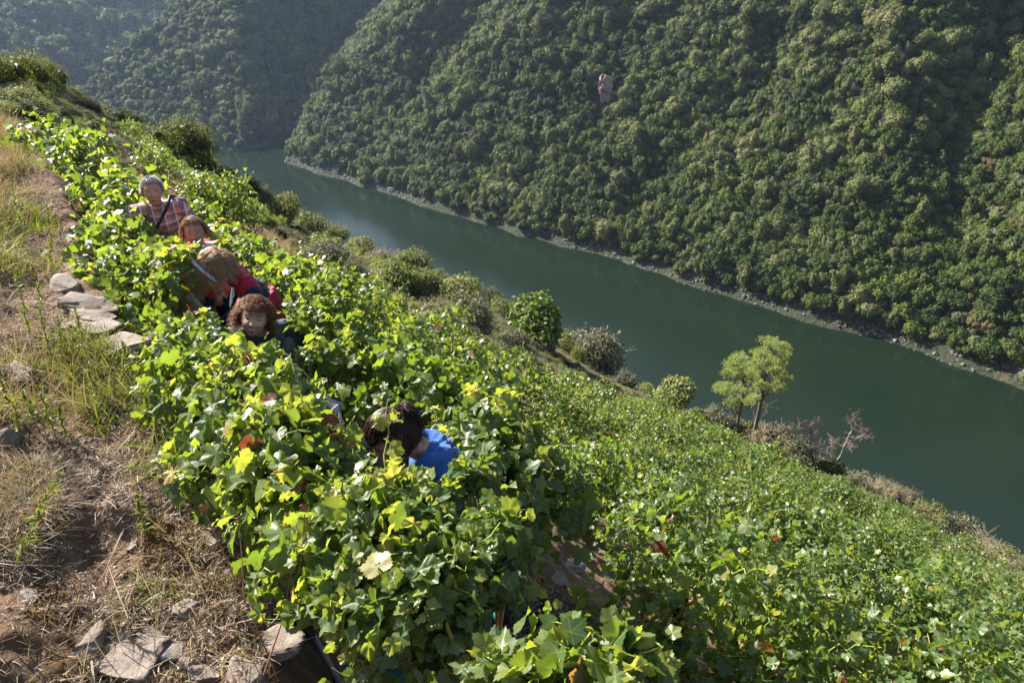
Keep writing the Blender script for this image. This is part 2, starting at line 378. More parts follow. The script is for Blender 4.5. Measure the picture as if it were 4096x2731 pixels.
def gn_stuff(name, pts, kinds, scales, rots, protos, label=None, cat=None, tilts=None):
    """one object: the protos instanced on its points"""
    me = D.meshes.new(name); me.vertices.add(len(pts)); me.vertices.foreach_set('co', np.asarray(pts, np.float32).ravel())
    gr_ = np.random.default_rng(len(pts)); tl_ = 0.3 if name == 'distant_wood' else 0.06
    for nm, a in (('kind', kinds), ('scl', scales), ('rz', rots), ('rx', gr_.normal(0, tl_, len(pts))), ('ry', gr_.normal(0, tl_, len(pts))), ('sz', gr_.uniform(0.75, 1.45 if tl_ > 0.1 else 1.1, len(pts)))):
        at = me.attributes.new(nm, 'FLOAT', 'POINT'); at.data.foreach_set('value', np.asarray(a, np.float32))
    o = link(name, me); tag(o, label, cat, kind='stuff')
    ng = D.node_groups.new(name, 'GeometryNodeTree')
    ng.interface.new_socket('Geometry', in_out='INPUT', socket_type='NodeSocketGeometry')
    ng.interface.new_socket('Geometry', in_out='OUTPUT', socket_type='NodeSocketGeometry')
    n = ng.nodes; gi = n.new('NodeGroupInput'); go = n.new('NodeGroupOutput'); jn = n.new('GeometryNodeJoinGeometry')
    def attr(nm):
        a = n.new('GeometryNodeInputNamedAttribute'); a.data_type = 'FLOAT'; a.inputs['Name'].default_value = nm; return a.outputs['Attribute']
    ak, asx, ar = attr('kind'), attr('scl'), attr('rz')
    cx = n.new('ShaderNodeCombineXYZ'); ng.links.new(ar, cx.inputs['Z']); ng.links.new(attr('rx'), cx.inputs['X']); ng.links.new(attr('ry'), cx.inputs['Y']); cs_ = n.new('ShaderNodeCombineXYZ'); sz_ = n.new('ShaderNodeMath'); sz_.operation = 'MULTIPLY'; ng.links.new(asx, sz_.inputs[0]); ng.links.new(attr('sz'), sz_.inputs[1]); ng.links.new(asx, cs_.inputs['X']); ng.links.new(asx, cs_.inputs['Y']); ng.links.new(sz_.outputs[0], cs_.inputs['Z'])
    for k, pr in enumerate(protos):
        cmp_ = n.new('FunctionNodeCompare'); cmp_.data_type = 'FLOAT'; cmp_.operation = 'EQUAL'; cmp_.inputs['B'].default_value = k
        cmp_.inputs['Epsilon'].default_value = 0.1
        ng.links.new(ak, cmp_.inputs['A'])
        ob = n.new('GeometryNodeObjectInfo'); ob.inputs['Object'].default_value = pr; ob.inputs['As Instance'].default_value = True
        ip = n.new('GeometryNodeInstanceOnPoints')
        ng.links.new(gi.outputs[0], ip.inputs['Points']); ng.links.new(cmp_.outputs['Result'], ip.inputs['Selection'])
        ng.links.new(ob.outputs['Geometry'], ip.inputs['Instance']); ng.links.new(cx.outputs[0], ip.inputs['Rotation']); ng.links.new(cs_.outputs[0], ip.inputs['Scale'])
        ng.links.new(ip.outputs[0], jn.inputs[0])
    ng.links.new(jn.outputs[0], go.inputs[0])
    md = o.modifiers.new('scatter', 'NODES'); md.node_group = ng
    return o
rng = np.random.default_rng(5)
# bare gully scars and the rock outcrop stay clear of trees
OUT = P(607, 88, 1.0); 
def far_hit(u, v, fn, t0=100, t1=900):
    d = ray(u, v); t = np.linspace(t0, t1, 4000); p = d[None] * t[:, None]; b_ = np.nonzero(p[:, 2] < fn(p[:, 0], p[:, 1]))[0]
    return p[b_[0]] if len(b_) else None
SCAR = [(far_hit(607, 104, far_a), 7.0), (far_hit(738, 236, far_a), 3.0), (far_hit(838, 196, far_a), 4.0)]
keep = np.ones(len(FA), bool)
for c_, r_ in SCAR: keep &= np.linalg.norm(FA[:, :2] - c_[:2], axis=1) > r_ * (0.7 + 0.6 * rng.random(len(FA)))
FA = FA[keep]
ka = kinds_for(FA, rng)
sa = (0.48 + 0.85 * rng.random(len(FA)) ** 1.7) * (0.9 + 0.35 * fbm(FA[:, 0] / 25, FA[:, 1] / 25, 8, 2))
u, v, f = project(FA); vis = (u > 0) & (u < 1024) & (v > 2) & (v < 682)
siz = np.array([k[4] for k in KINDS])[ka] * sa / f * vis
order = np.argsort(-siz); indiv = order[:300]; rest = np.ones(len(FA), bool); rest[indiv] = False
proto = {}
for n_, i_ in enumerate(indiv):
    k = KINDS[ka[i_]]
    o = link(k[0], k[1], None, FA[i_], (rng.normal(0, .25), rng.normal(0, .25), rng.uniform(0, 6.28)), (float(sa[i_]), float(sa[i_]), float(sa[i_]) * rng.uniform(0.75, 1.45)))
    uu, vv_ = u[i_], v[i_]; zone = ['towards the river bend', 'left of the rock face', 'below the pinkish rock face', 'above the two pines', 'above the dead trees', 'near the right edge'][int(np.digitize(uu, [400, 560, 660, 780, 920]))]
    hh = FA[i_][2] - WATER; band = 'at the far waterline' if hh < 9 else ('low on the opposite slope' if hh < 28 else ('halfway up the opposite slope' if hh < 55 else 'high on the opposite slope')); sz_ = 'small ' if sa[i_] < 0.95 else ('' if sa[i_] < 1.25 else 'large ')
    base_ = {0: 'rounded olive green oak', 1: 'domed olive green oak', 2: 'broad chestnut crown', 3: 'dark green holm oak', 4: 'pale grey green bush', 5: 'slender upright tree', 6: 'brownish dry bush', 7: 'grey half bare tree'}[int(ka[i_])]
    tag(o, sz_ + base_ + ' ' + band + ', ' + zone, k[0].split('_')[-1] if 'oak' not in k[0] else 'tree', 'trees and bushes on the opposite bank')
    if k[0] == 'chestnut_tree': o['category'] = 'tree'
    proto.setdefault(ka[i_], o)
for k in range(8):
    if k not in proto:
        i_ = np.nonzero(ka == k)[0][0]; rest[i_] = False
        proto[k] = tag(link(KINDS[k][0], KINDS[k][1], None, FA[i_], (0, 0, 1), float(sa[i_])), KINDS[k][2], 'tree', 'trees and bushes on the opposite bank')
pts = [FA[rest], FB, FC]; kk = [ka[rest], rng.choice([0, 1, 2, 3, 4, 5, 7], len(FB), p=[.27, .23, .08, .22, .07, .09, .04]), rng.choice([0, 1, 3], len(FC))]
ss = [sa[rest], 0.5 + 0.8 * rng.random(len(FB)) ** 1.5, rng.uniform(1.2, 2.3, len(FC))]
# understorey bushes fill the gaps
ub = []
for fn, arr, st, n_ in ((far_a, FA, 3.4, 1), (far_b, FB, 4.5, 1)):
    for _ in range(3):
        j_ = arr[:, :2] + rng.normal(size=(len(arr), 2)) * st
        ok = np.ones(len(j_), bool)
        for c_, r_ in SCAR: ok &= np.linalg.norm(j_ - c_[:2], axis=1) > r_ * 0.45
        z_ = fn(j_[:, 0], j_[:, 1]); ok &= z_ > WATER + 1.9
        ub.append(np.stack([j_[ok, 0], j_[ok, 1], z_[ok] - 0.2], -1))
ub = np.concatenate(ub); pts.append(ub); kk.append(rng.choice([3, 4, 6, 5], len(ub), p=[.60, .18, .14, .08])); ss.append(rng.uniform(0.6, 1.3, len(ub)))
pts = np.concatenate(pts); kk = np.concatenate(kk); ss = np.concatenate(ss)
gn_stuff('distant_wood', pts, kk, ss, rng.uniform(0, 6.28, len(pts)), [proto[k] for k in range(8)],
         'continuous broadleaf wood covering the hills across the river', 'wood')

# ------------------------------------------------------------------ grapevines
def leaf_template(kind):
    """x across, y towards the tip; returns xy verts, faces"""
    if kind == 'near':
        ph = np.radians(np.linspace(-162, 162, 45)); seg = 44
    elif kind == 'mid':
        ph = np.radians(np.array([-150, -118, -88, -58, -29, 0, 29, 58, 88, 118, 150])); seg = 10
    else:
        xy = np.array([[0, -0.35], [0.62, 0.0], [0.35, 0.55], [0, 1.0], [-0.35, 0.55], [-0.62, 0.0]]); return xy, [np.array([[0, 1, 2, 3], [0, 3, 4, 5]])]
    r = np.full(len(ph), 0.42)
    for a_, c_, w_ in ((1.0, 0, 27), (0.86, 58, 24), (0.86, -58, 24), (0.66, 118, 26), (0.66, -118, 26)):
        r = np.maximum(r, a_ * (0.80 + 0.20 * np.exp(-((np.degrees(ph) - c_) / 17) ** 2)) * np.exp(-(np.abs(np.degrees(ph) - c_) / 52.0) ** 4))
    r = np.maximum(r, np.where(np.abs(np.degrees(ph)) < 128, 0.66, 0.42))
    if kind == 'near': r = r * (1 + 0.06 * np.where(np.arange(len(ph)) % 2 == 0, 1, -1))
    out = np.stack([np.sin(ph) * r, np.cos(ph) * r], -1); n = len(ph)
    if kind == 'near':
        mid = out * 0.5; xy = np.concatenate([[[0, 0]], mid, out])
        i = np.arange(seg); f3 = np.stack([np.zeros(seg, int), 1 + i + 1, 1 + i], -1)
        f4 = np.stack([1 + i, 2 + i, 2 + n + i, 1 + n + i], -1); return xy, [f3, f4]
    xy = np.concatenate([[[0, 0]], out]); i = np.arange(seg)
    return xy, [np.stack([np.zeros(seg, int), 2 + i, 1 + i], -1)]
TPL = {k: leaf_template(k) for k in ('near', 'mid', 'far')}
class LeafAcc:
    def __init__(s, kind): s.kind = kind; s.P = []; s.T = []; s.N = []; s.S = []; s.R = []
    def add(s, p, t, n, size, rnd): s.P.append(p); s.T.append(t); s.N.append(n); s.S.append(size); s.R.append(rnd)
    def mesh(s, name, m, rng):
        p = np.concatenate(s.P); t = unit(np.concatenate(s.T)); n = np.concatenate(s.N); n = unit(n - t * (n * t).sum(1, keepdims=True))
        sz = np.concatenate(s.S)[:, None, None]; rn = np.concatenate(s.R); b_ = np.cross(t, n); k = len(p)
        xy, Fs = TPL[s.kind]; x = xy[:, 0][None, :, None]; y = xy[:, 1][None, :, None]
        c1 = rng.normal(-0.22, 0.22, (k, 1, 1)); c2 = rng.normal(0.0, 0.3, (k, 1, 1)); c3 = rng.normal(0, 0.12, (k, 1, 1)); ph = rng.uniform(0, 6.28, (k, 1, 1))
        z = c1 * y * np.abs(y) + (0.12 + c2) * np.abs(x) + c3 * np.sin(5 * np.arctan2(x, y + 1e-6) + ph) * np.hypot(x, y)
        V = p[:, None] + sz * (x * b_[:, None] + y * t[:, None] + z * n[:, None])
        nv = len(xy); F = [(f[None] + (np.arange(k) * nv)[:, None, None]).reshape(-1, f.shape[1]) for f in Fs]
        rr_ = np.concatenate([np.repeat(rn, len(f)) for f in Fs])
        uvv = np.concatenate([np.tile(xy[f.ravel()], (k, 1)) for f in Fs])
        return mesh_np(name, V.reshape(-1, 3), F, m, smooth=(s.kind == 'near'), fattr={'rnd': rr_}, uv=uvv)
def vine_leaf_mat(name, stops, tstops, trans=0.42, veins=True, rough=0.44, objvar=0.15):
    m, nt, N, L, b = mat(name)
    at = N.new('ShaderNodeAttribute'); at.attribute_name = 'rnd'; oi = N.new('ShaderNodeObjectInfo')
    f = mth(nt, 'ADD', at.outputs['Fac'], mth(nt, 'MULTIPLY', mth(nt, 'SUBTRACT', oi.outputs['Random'], 0.5), objvar))
    c = ramp(nt, f, stops); tcx = ramp(nt, f, tstops)
    if veins:
        uv = N.new('ShaderNodeTexCoord'); sx = N.new('ShaderNodeSeparateXYZ'); L.new(uv.outputs['UV'], sx.inputs[0])
        X_ = mth(nt, 'ABSOLUTE', sx.outputs[0]); Y_ = sx.outputs[1]; d = None
        for a_ in (0, 58, 118):
            ca, sa_ = math.cos(R(a_)), math.sin(R(a_))
            dd = mth(nt, 'ABSOLUTE', mth(nt, 'SUBTRACT', mth(nt, 'MULTIPLY', X_, ca), mth(nt, 'MULTIPLY', Y_, sa_)))
            al = mth(nt, 'ADD', mth(nt, 'MULTIPLY', X_, sa_), mth(nt, 'MULTIPLY', Y_, ca))
            dd = mth(nt, 'ADD', dd, mth(nt, 'MULTIPLY', mth(nt, 'LESS_THAN', al, 0.0), 1.0))
            d = dd if d is None else mth(nt, 'MINIMUM', d, dd)
        vm = mth(nt, 'SUBTRACT', 1.0, mth(nt, 'MINIMUM', mth(nt, 'MULTIPLY', d, 28.0), 1.0))
        c = mixc(nt, mth(nt, 'MULTIPLY', vm, 0.6), c, (0.25, 0.30, 0.10))
        # browned edges on the yellowing leaves
    geo = N.new('ShaderNodeNewGeometry')
    c2 = mixc(nt, mth(nt, 'MULTIPLY', geo.outputs['Backfacing'], 0.55), c, (0.16, 0.20, 0.12))
    L.new(c2, b.inputs['Base Color'])
    L.new(mth(nt, 'MULTIPLY_ADD', geo.outputs['Backfacing'], 0.3, rough), b.inputs['Roughness'])
    b.inputs['Specular IOR Level'].default_value = 0.55
    n_ = noise(nt, 60, 3); bump(nt, b, n_, 0.25, 0.004)
    t = N.new('ShaderNodeBsdfTranslucent'); L.new(tcx, t.inputs['Color'])
    mx = N.new('ShaderNodeMixShader'); mx.inputs[0].default_value = trans
    L.new(b.outputs[0], mx.inputs[1]); L.new(t.outputs[0], mx.inputs[2]); L.new(mx.outputs[0], N['Material Output'].inputs['Surface'])
    return m
VS = [(0.0, (0.034, 0.070, 0.022)), (0.45, (0.065, 0.115, 0.032)), (0.80, (0.12, 0.165, 0.045)), (0.94, (0.21, 0.22, 0.045)), (0.985, (0.30, 0.19, 0.05)), (0.9995, (0.16, 0.055, 0.03))]
VT = [(0.0, (0.16, 0.27, 0.02)), (0.45, (0.28, 0.39, 0.03)), (0.80, (0.49, 0.56, 0.05)), (0.94, (0.60, 0.58, 0.08)), (0.985, (0.60, 0.38, 0.08)), (0.9995, (0.32, 0.07, 0.03))]
M_VINE = vine_leaf_mat('vine_leaves', VS, VT)
M_VINE_FAR = vine_leaf_mat('vine_leaves_plain', VS, VT, 0.36, False, 0.42)
M_CANE = simple_mat('vine_cane', (0.24, 0.16, 0.07), 0.6, 0.3, 20)
M_CANE_GREEN = simple_mat('green_shoot', (0.22, 0.27, 0.06), 0.5, 0.3, 20)
M_VTRUNK = simple_mat('vine_trunk', (0.075, 0.055, 0.045), 0.95, 0.5, 25, 0.1, 0.8)
def leaf_rnd(rng, n, old=0.0): return np.clip(np.minimum(rng.normal(0.42 + old, 0.2, n), 0.92) + (rng.random(n) < 0.03 + old * 0.8) * rng.uniform(0.25, 0.6, n), 0, 1)
def canopy(la, st, blobs, rng, dens=260, leaf=0.065, old=0.0, shoots=5):
    """leaves on lumpy shells plus shoots that stick out; blobs = (centre, radii)"""
    for c, r in blobs:
        c = np.asarray(c, float); r = np.asarray(r, float) * np.ones(3); area = (r[0] * r[1] + r[1] * r[2] + r[0] * r[2]) / 3
        n = int(dens * area * 4)
        d = unit(rng.normal(size=(n, 3))); d[:, 2] += 0.12; d = unit(d)
        k = 0.62 + 0.42 * rng.random((n, 1)); k *= (1 + 0.5 * fbm(d[:, 0] * 2.5 + c[0] * 3, d[:, 1] * 2.5 + d[:, 2] * 2 + c[1] * 3, 4, 2))[:, None]
        p = c + d * r * k
        nn = unit(d * 0.8 + [0, 0, 0.55] + rng.normal(size=(n, 3)) * 0.42)
        t = unit(d * 0.5 + [0, 0, -0.75] + rng.normal(size=(n, 3)) * 0.5)
        la.add(p, t, nn, leaf * rng.uniform(0.6, 1.3, n), leaf_rnd(rng, n, old))
        for _ in range(shoots):
            d0 = unit(rng.normal(size=3) * [1, 1, 0.4] + [0, 0, 0.75]); L_ = r.mean() * rng.uniform(1.1, 1.5)
            tt = np.linspace(0.3, 1, 9)[:, None]; sag = rng.uniform(-0.1, 0.45)
            path = c + d0 * L_ * tt + np.array([0, 0, -1]) * sag * L_ * tt ** 3 + rng.normal(size=(9, 3)) * 0.012
            V, F = tube(path, np.linspace(0.005, 0.002, 9), 4); st.add(V, F, 1)
            m_ = 9; sd = unit(rng.normal(size=(m_, 3)))
            la.add(path + sd * 0.04, unit(sd + d0 * 0.4 + [0, 0, -0.3]), unit(rng.normal(size=(m_, 3)) * 0.5 + [0, 0, 0.8]), leaf * np.linspace(1.0, 0.42, m_) * rng.uniform(0.8, 1.2, m_), np.clip(leaf_rnd(rng, m_) + np.linspace(0, 0.3, m_), 0, 0.92))
def trunk_into(st, base, top, rng, arms=()):
    n = 8; t = np.linspace(0, 1, n)[:, None]; w = rng.normal(size=(n, 3)) * 0.02; w[0] = 0
    V, F = tube(np.asarray(base) * (1 - t) + np.asarray(top) * t + w, np.linspace(0.035, 0.02, n) * (1 + 0.2 * rng.normal(size=n)), 7); st.add(V, F, 0)
    for a in arms:
        t = np.linspace(0, 1, 7)[:, None]
        path = np.asarray(top) * (1 - t) + np.asarray(a) * t + rng.normal(size=(7, 3)) * 0.012
        V, F = tube(path, np.linspace(0.013, 0.005, 7), 5); st.add(V, F, 2)
def vine_object(name, root_loc, la, st, rng, label, group, near=True):
    o = empty(name, root_loc); tag(o, label, 'grapevine', group)
    link('foliage', la.mesh('vine_foliage', M_VINE if near else M_VINE_FAR, rng), o)
    link('trunk', st.mesh('vine_trunk', [M_VTRUNK, M_CANE_GREEN, M_CANE], True), o)
    return o
# the row beside the pickers: canopies where the photograph shows them (pixel, distance, radii, autumn share)
ROW = [
    ([(42, 150, 8.6, .46), (66, 158, 8.4, .42)], 'vine with glossy dark leaves at the far end of the upper row, beside dry grass', 0),
    ([(86, 158, 8.0, .42), (80, 182, 7.8, .42)], 'vine behind the sunlit row, just past the far end clump', 0),
    ([(104, 196, 7.1, .42), (96, 222, 6.9, .40)], 'vine with sunlit yellow green leaves two plants left of the grey haired man', 0.03),
    ([(130, 205, 6.5, .36), (122, 236, 6.2, .42)], 'vine directly left of the man in the plaid shirt', 0.05),
    ([(140, 250, 6.0, .18), (108, 262, 5.7, .40), (134, 270, 5.5, .30)], 'vine below the man in the plaid shirt', 0.02),
    ([(170, 270, 5.0, .16), (168, 258, 5.5, .17), (158, 278, 5.2, .26), (172, 264, 4.75, .12), (172, 284, 4.65, .11), (188, 253, 4.9, .055), (222, 252, 5.0, .055)], 'vine covering the lower half of the plaid shirted man, left of the short haired woman', 0.0),
    ([(134, 305, 4.9, .30), (112, 285, 5.1, .30), (150, 312, 4.8, .20)], 'vine left of the white work glove, above flat stones', 0.0),
    ([(132, 330, 4.5, .22), (164, 342, 4.4, .20)], 'low drooping vine beside the stone slabs', 0.0),
    ([(208, 338, 4.0, .11), (214, 358, 3.75, .19), (183, 350, 3.9, .22), (236, 366, 3.6, .14)], 'bright vine in front of the blonde woman in the red vest', 0.02),
    ([(190, 374, 3.6, .24), (214, 385, 3.4, .24), (202, 408, 3.4, .21)], 'vine with pale lit leaves at the grassy edge below the flat stones', 0.0),
    ([(238, 384, 3.25, .17), (262, 366, 3.2, .09), (278, 390, 3.05, .13), (300, 405, 3.2, .13)], 'vine with large back lit leaves under the smiling curly haired woman', 0.07),
    ([(212, 440, 3.1, .22), (232, 425, 3.0, .18), (222, 468, 2.9, .19)], 'vine with silvery glints halfway down the row edge', 0.0),
    ([(262, 438, 2.75, .17), (285, 425, 2.75, .14), (312, 440, 2.8, .16), (300, 465, 2.65, .20), (330, 465, 2.7, .12)], 'vine with orange tinted leaves beside the bucket of grapes', 0.14),
    ([(254, 478, 2.7, .17), (276, 494, 2.55, .17), (262, 508, 2.6, .14)], 'vine with one orange leaf at the dirt edge', 0.06),
    ([(300, 505, 2.45, .18), (330, 515, 2.4, .15), (290, 530, 2.45, .16)], 'vine with purple and red leaves left of the woman in blue', 0.05),
    ([(362, 500, 2.25, .09), (352, 522, 2.2, .13), (385, 522, 2.15, .11)], 'vine with a tall shoot in front of the woman in the blue hoodie', 0.03),
    ([(425, 524, 2.2, .11), (441, 494, 2.7, .05), (404, 488, 2.4, .05), (400, 545, 2.1, .16), (440, 545, 2.15, .15)], 'vine with broad leaves covering the legs of the woman in blue', 0.02),
    ([(490, 540, 2.15, .13), (470, 565, 2.1, .16), (500, 570, 2.15, .09)], 'vine with big hanging leaves beside the bare straw covered patch', 0.02),
    ([(300, 560, 2.2, .14), (332, 590, 2.1, .14), (355, 572, 2.1, .16)], 'vine leaning over the dirt by the hose', 0.02),
    ([(385, 620, 1.95, .12), (404, 608, 1.95, .15), (430, 620, 1.95, .14)], 'vine with big toothed leaves above the grey hose', 0.03),
    ([(400, 655, 1.95, .13), (440, 665, 1.95, .13), (445, 600, 2.0, .13)], 'vine low in the shade over the green crate', 0.0),
    ([(505, 668, 1.75, .09), (540, 672, 1.7, .10), (572, 668, 1.65, .08)], 'vine at the bottom edge with bright serrated leaves below the straw patch', 0.0),
    ([(608, 665, 1.6, .08), (630, 676, 1.6, .09)], 'vine at the bottom edge with one very large yellow green leaf', 0.1),
]
ROW2 = [([(210, 224, 7.0, .22), (200, 216, 7.4, .18)], 'vine behind the right shoulder of the plaid shirted man', 0.0), ([(232, 244, 6.4, .22), (222, 238, 6.7, .18)], 'vine between the plaid shirted man and the rocky bank', 0.04), ([(262, 264, 5.9, .24), (246, 258, 6.1, .18)], 'vine just above the red vest', 0.03),
    ([(290, 284, 5.3, .24), (272, 282, 5.5, .18)], 'dark leaved vine behind the red vest', 0.0), ([(316, 300, 4.6, .19), (330, 322, 4.5, .22), (306, 330, 4.5, .14)], 'vine rising right of the curly haired woman', 0.0), ([(338, 352, 4.3, .24), (318, 362, 4.2, .16)], 'vine with red tinged tips right of the slate blue hoodie', 0.08),
    ([(362, 378, 4.2, .28), (385, 358, 4.6, .30)], 'vine in the second row, up the slope from the woman in blue', 0.0), ([(405, 390, 4.1, .30)], 'vine directly behind the tied dark hair', 0.0), ([(448, 408, 4.0, .30), (430, 392, 4.3, .25)], 'vine behind the blue hood', 0.0), ([(474, 470, 2.75, .09), (478, 492, 2.7, .08)], 'small vine shoot cluster hiding the lower back of the blue hoodie', 0.0), ([(474, 446, 3.4, .22), (490, 428, 3.5, .22)], 'vine with silvery shoot right of the blue hoodie', 0.02),
    ([(486, 482, 3.2, .24), (505, 470, 3.4, .24)], 'vine low behind the woman in blue', 0.02), ([(545, 505, 3.5, .28), (520, 520, 3.2, .14)], 'vine above the bare straw covered patch', 0.0), ([(330, 455, 3.6, .14), (345, 470, 3.4, .16)], 'shaded vine between the grape crate and the woman in blue', 0.05)]
ROW += ROW2
vr = np.random.default_rng(42)
for k, (bl, lab, old) in enumerate(ROW):
    rg = np.random.default_rng(100 + k); la = LeafAcc('near' if bl[0][2] < 6 else 'mid'); st = Acc()
    cs = [(P(u, v, t), r) for u, v, t, r in bl]; m0 = np.mean([c for c, _ in cs], 0)
    bx, by = m0[0] + 0.05 * N1[0], m0[1] + 0.05 * N1[1]; bz = float(hill_z(bx, by)); root = np.array([bx, by, bz - 0.03])
    d_ = np.linalg.norm(m0)
    canopy(la, st, [(c - root, np.array([r, r, r * 0.95])) for c, r in cs], rg, dens=560 if d_ < 4.2 else 380, leaf=0.053 if d_ < 5 else 0.058, old=old, shoots=3)
    head = np.array([0, 0, 0.45 * (m0[2] - bz)]); trunk_into(st, (0, 0, 0), head, rg, [c - root for c, _ in cs])
    if 'tall shoot' in lab:
        pth = np.array([P(a_, b_, t_) - root for a_, b_, t_ in ((384, 508, 2.2), (387, 480, 2.2), (384, 455, 2.22), (389, 432, 2.25), (386, 412, 2.27), (388, 398, 2.28))])
        ts = np.linspace(0, 5, 16); pth = np.stack([np.interp(ts, range(6), pth[:, q_]) for q_ in range(3)], -1); V, F = tube(pth, np.linspace(0.004, 0.0018, 16), 5); st.add(V, F, 1)
        sd = unit(rg.normal(size=(16, 3)) * [1, .4, .5]); la.add(pth + sd * 0.03, unit(sd + [0, 0, -0.2]), unit(rg.normal(size=(16, 3)) * 0.5 + [0, 0, 0.8]), np.linspace(0.055, 0.022, 16), np.full(16, 0.85))
    vine_object('grapevine', root, la, st, rg, lab, 'grapevines of the row the pickers work in')
# vineyard down the slope
VX = [200, 245, 270, 305, 379, 457, 501, 566, 653, 697, 740, 827, 914, 1024, 1100]
VY = [290, 288, 286, 290, 326, 356, 378, 396, 406, 432, 446, 482, 528, 600, 640]
qd = np.array([-0.72, 0.69]); sd_ = np.array([0.69, 0.72])
ii, jj = np.meshgrid(np.arange(-60, 80), np.arange(0, 70))
qq = (ii + 0.25 * (jj % 2)).ravel() * 0.95; s_ = jj.ravel() * 1.18 + 1.2
g_ = np.random.default_rng(9); qq = qq + g_.uniform(-.3, .3, qq.size); s_ = s_ + g_.uniform(-.12, .12, qq.size)
gx = qq * qd[0] + s_ * sd_[0]; gy = qq * qd[1] + s_ * sd_[1]; gz = hill_z(gx, gy)
u, v, f = project(np.stack([gx, gy, gz], -1)); s1 = gx * N1[0] + gy * N1[1]; rr_ = np.hypot(gx, gy)
k = (f > 0.6) & (s1 > np.where(rr_ > 3.2, 1.12, 1.35)) & (u > -40) & (u < 1110) & (v < 900) & (v > np.interp(u, VX, VY) + np.where(u > 430, 11, 7)) & (rr_ < np.interp(np.degrees(np.arctan2(gx, gy)), E_AZ, E_R) - 2)
gaps = [((520, 605), 0.6), ((545, 585), 0.6), ((565, 612), 0.5), ((580, 585), 0.4), ((555, 635), 0.5), ((500, 560), 0.4), ((362, 445), 0.5), ((560, 655), 0.45), ((905, 480), 1.0), ((862, 540), 0.5), ((950, 520), 0.5), ((330, 500), 0.8)]
for (a_, b_), r_ in gaps:
    h_ = hill_hit(a_, b_)
    if h_ is not None: k &= np.hypot(gx - h_[0], gy - h_[1]) > r_
# scattered vines on the terraces farther left
k2 = (f > 8) & (s1 > 2.0) & (rr_ < np.interp(np.degrees(np.arctan2(gx, gy)), E_AZ, E_R) - 4) & (~k) & (v < np.interp(u, VX, VY)) & (((u > 110) & (u < 260) & (v < 235)) | ((u > 250) & (u < 420) & (v > 205) & (v < 285) & (fbm(gx / 6, gy / 6, 55, 2) > -0.1))) & (g_.random(len(u)) < 0.22)
k |= k2
VPT = np.stack([gx[k], gy[k], gz[k]], -1); vf = f[k]; vu = u[k]; vv = v[k]; vk2 = k2[k]
vsz = g_.uniform(0.8, 1.2, len(VPT)) * np.where(vk2, 0.9, 1.0); vsz *= (0.95 + 0.3 * fbm(VPT[:, 0] / 5, VPT[:, 1] / 5, 66, 2))
print('vines', len(VPT))
def variant(kind, seed, leaf, dens):
    rg = np.random.default_rng(seed); la = LeafAcc(kind); st = Acc()
    bl = [((rg.uniform(-.12, .12), rg.uniform(-.12, .12), 0.66), (0.44, 0.44, 0.36)), ((0, 0, 0.3), (0.36, 0.36, 0.28))]
    for a_ in range(4):
        an = rg.uniform(0, 6.28); bl.append(((0.38 * math.cos(an), 0.38 * math.sin(an), rg.uniform(0.3, 0.72)), (rg.uniform(.24, .36),) * 3))
    canopy(la, st, bl, rg, dens, leaf, 0.0, 3); trunk_into(st, (0, 0, -0.1), (0.03, 0.02, 0.5), rg, [b_[0] for b_ in bl])
    return la.mesh('vine_foliage_' + kind, M_VINE if kind == 'near' else M_VINE_FAR, rg), st.mesh('vine_stock_' + kind, [M_VTRUNK, M_CANE_GREEN, M_CANE], True)
V_NEAR = [variant('near', 200 + i, 0.048, 320) for i in range(4)]
V_MID = [variant('mid', 210 + i, 0.045, 330) for i in range(4)]
V_FAR = [variant('far', 220 + i, 0.050, 250) for i in range(4)]
order = np.argsort(vf); vis = (vu[order] > -40) & (vu[order] < 1100) & (vv[order] < 900); ind = order[vis][:300]; restm = np.ones(len(VPT), bool); restm[ind] = False
for i_ in ind:
    d_ = vf[i_]; fm, tm = (V_NEAR if d_ < 6.5 else V_MID)[int(g_.integers(4))]
    o = empty('grapevine', VPT[i_], g_.uniform(0, 6.28)); o.scale = (float(vsz[i_]),) * 3
    lab = 'leafy grapevine in the dense rows stepping down the slope right of the pickers'
    if d_ < 5: lab = 'leafy grapevine in the first rows below the path, right of the pickers'
    dz_ = 'nearest' if d_ < 4 else ('near' if d_ < 7 else ('middle' if d_ < 12 else 'farther')); xz = ['beyond the grey haired man', 'behind the bending blonde woman', 'behind the curly haired woman', 'behind the woman in blue', 'right of the bare straw patch', 'below the pines', 'below the dead trees', 'along the right edge'][int(np.digitize(vu[i_], [230, 300, 390, 500, 620, 800, 920]))]
    lab = ('large ' if vsz[i_] > 1.05 else ('small ' if vsz[i_] < 0.88 else '')) + 'leafy grapevine in the ' + dz_ + ' rows ' + xz
    tag(o, lab, 'grapevine', 'grapevines down the slope')
    link('foliage', fm, o); link('trunk', tm, o)
# far rows: one object
FARI = np.argsort(-vf)[:4]; restm[FARI] = False
fp = [tag(link('grapevine', V_FAR[i][0], None, VPT[FARI[j]], None, float(vsz[FARI[j]])), 'small distant grapevine at the edge of the dense rows', 'grapevine', 'grapevines down the slope') for i, j in enumerate((0, 1, 2, 3))]
rp = VPT[restm]; gn_stuff('vineyard', rp, g_.integers(0, 4, len(rp)), vsz[restm] * 1.05, g_.uniform(0, 6.28, len(rp)), fp, 'dense green rows of vines running down to the edge of the slope', 'vineyard')

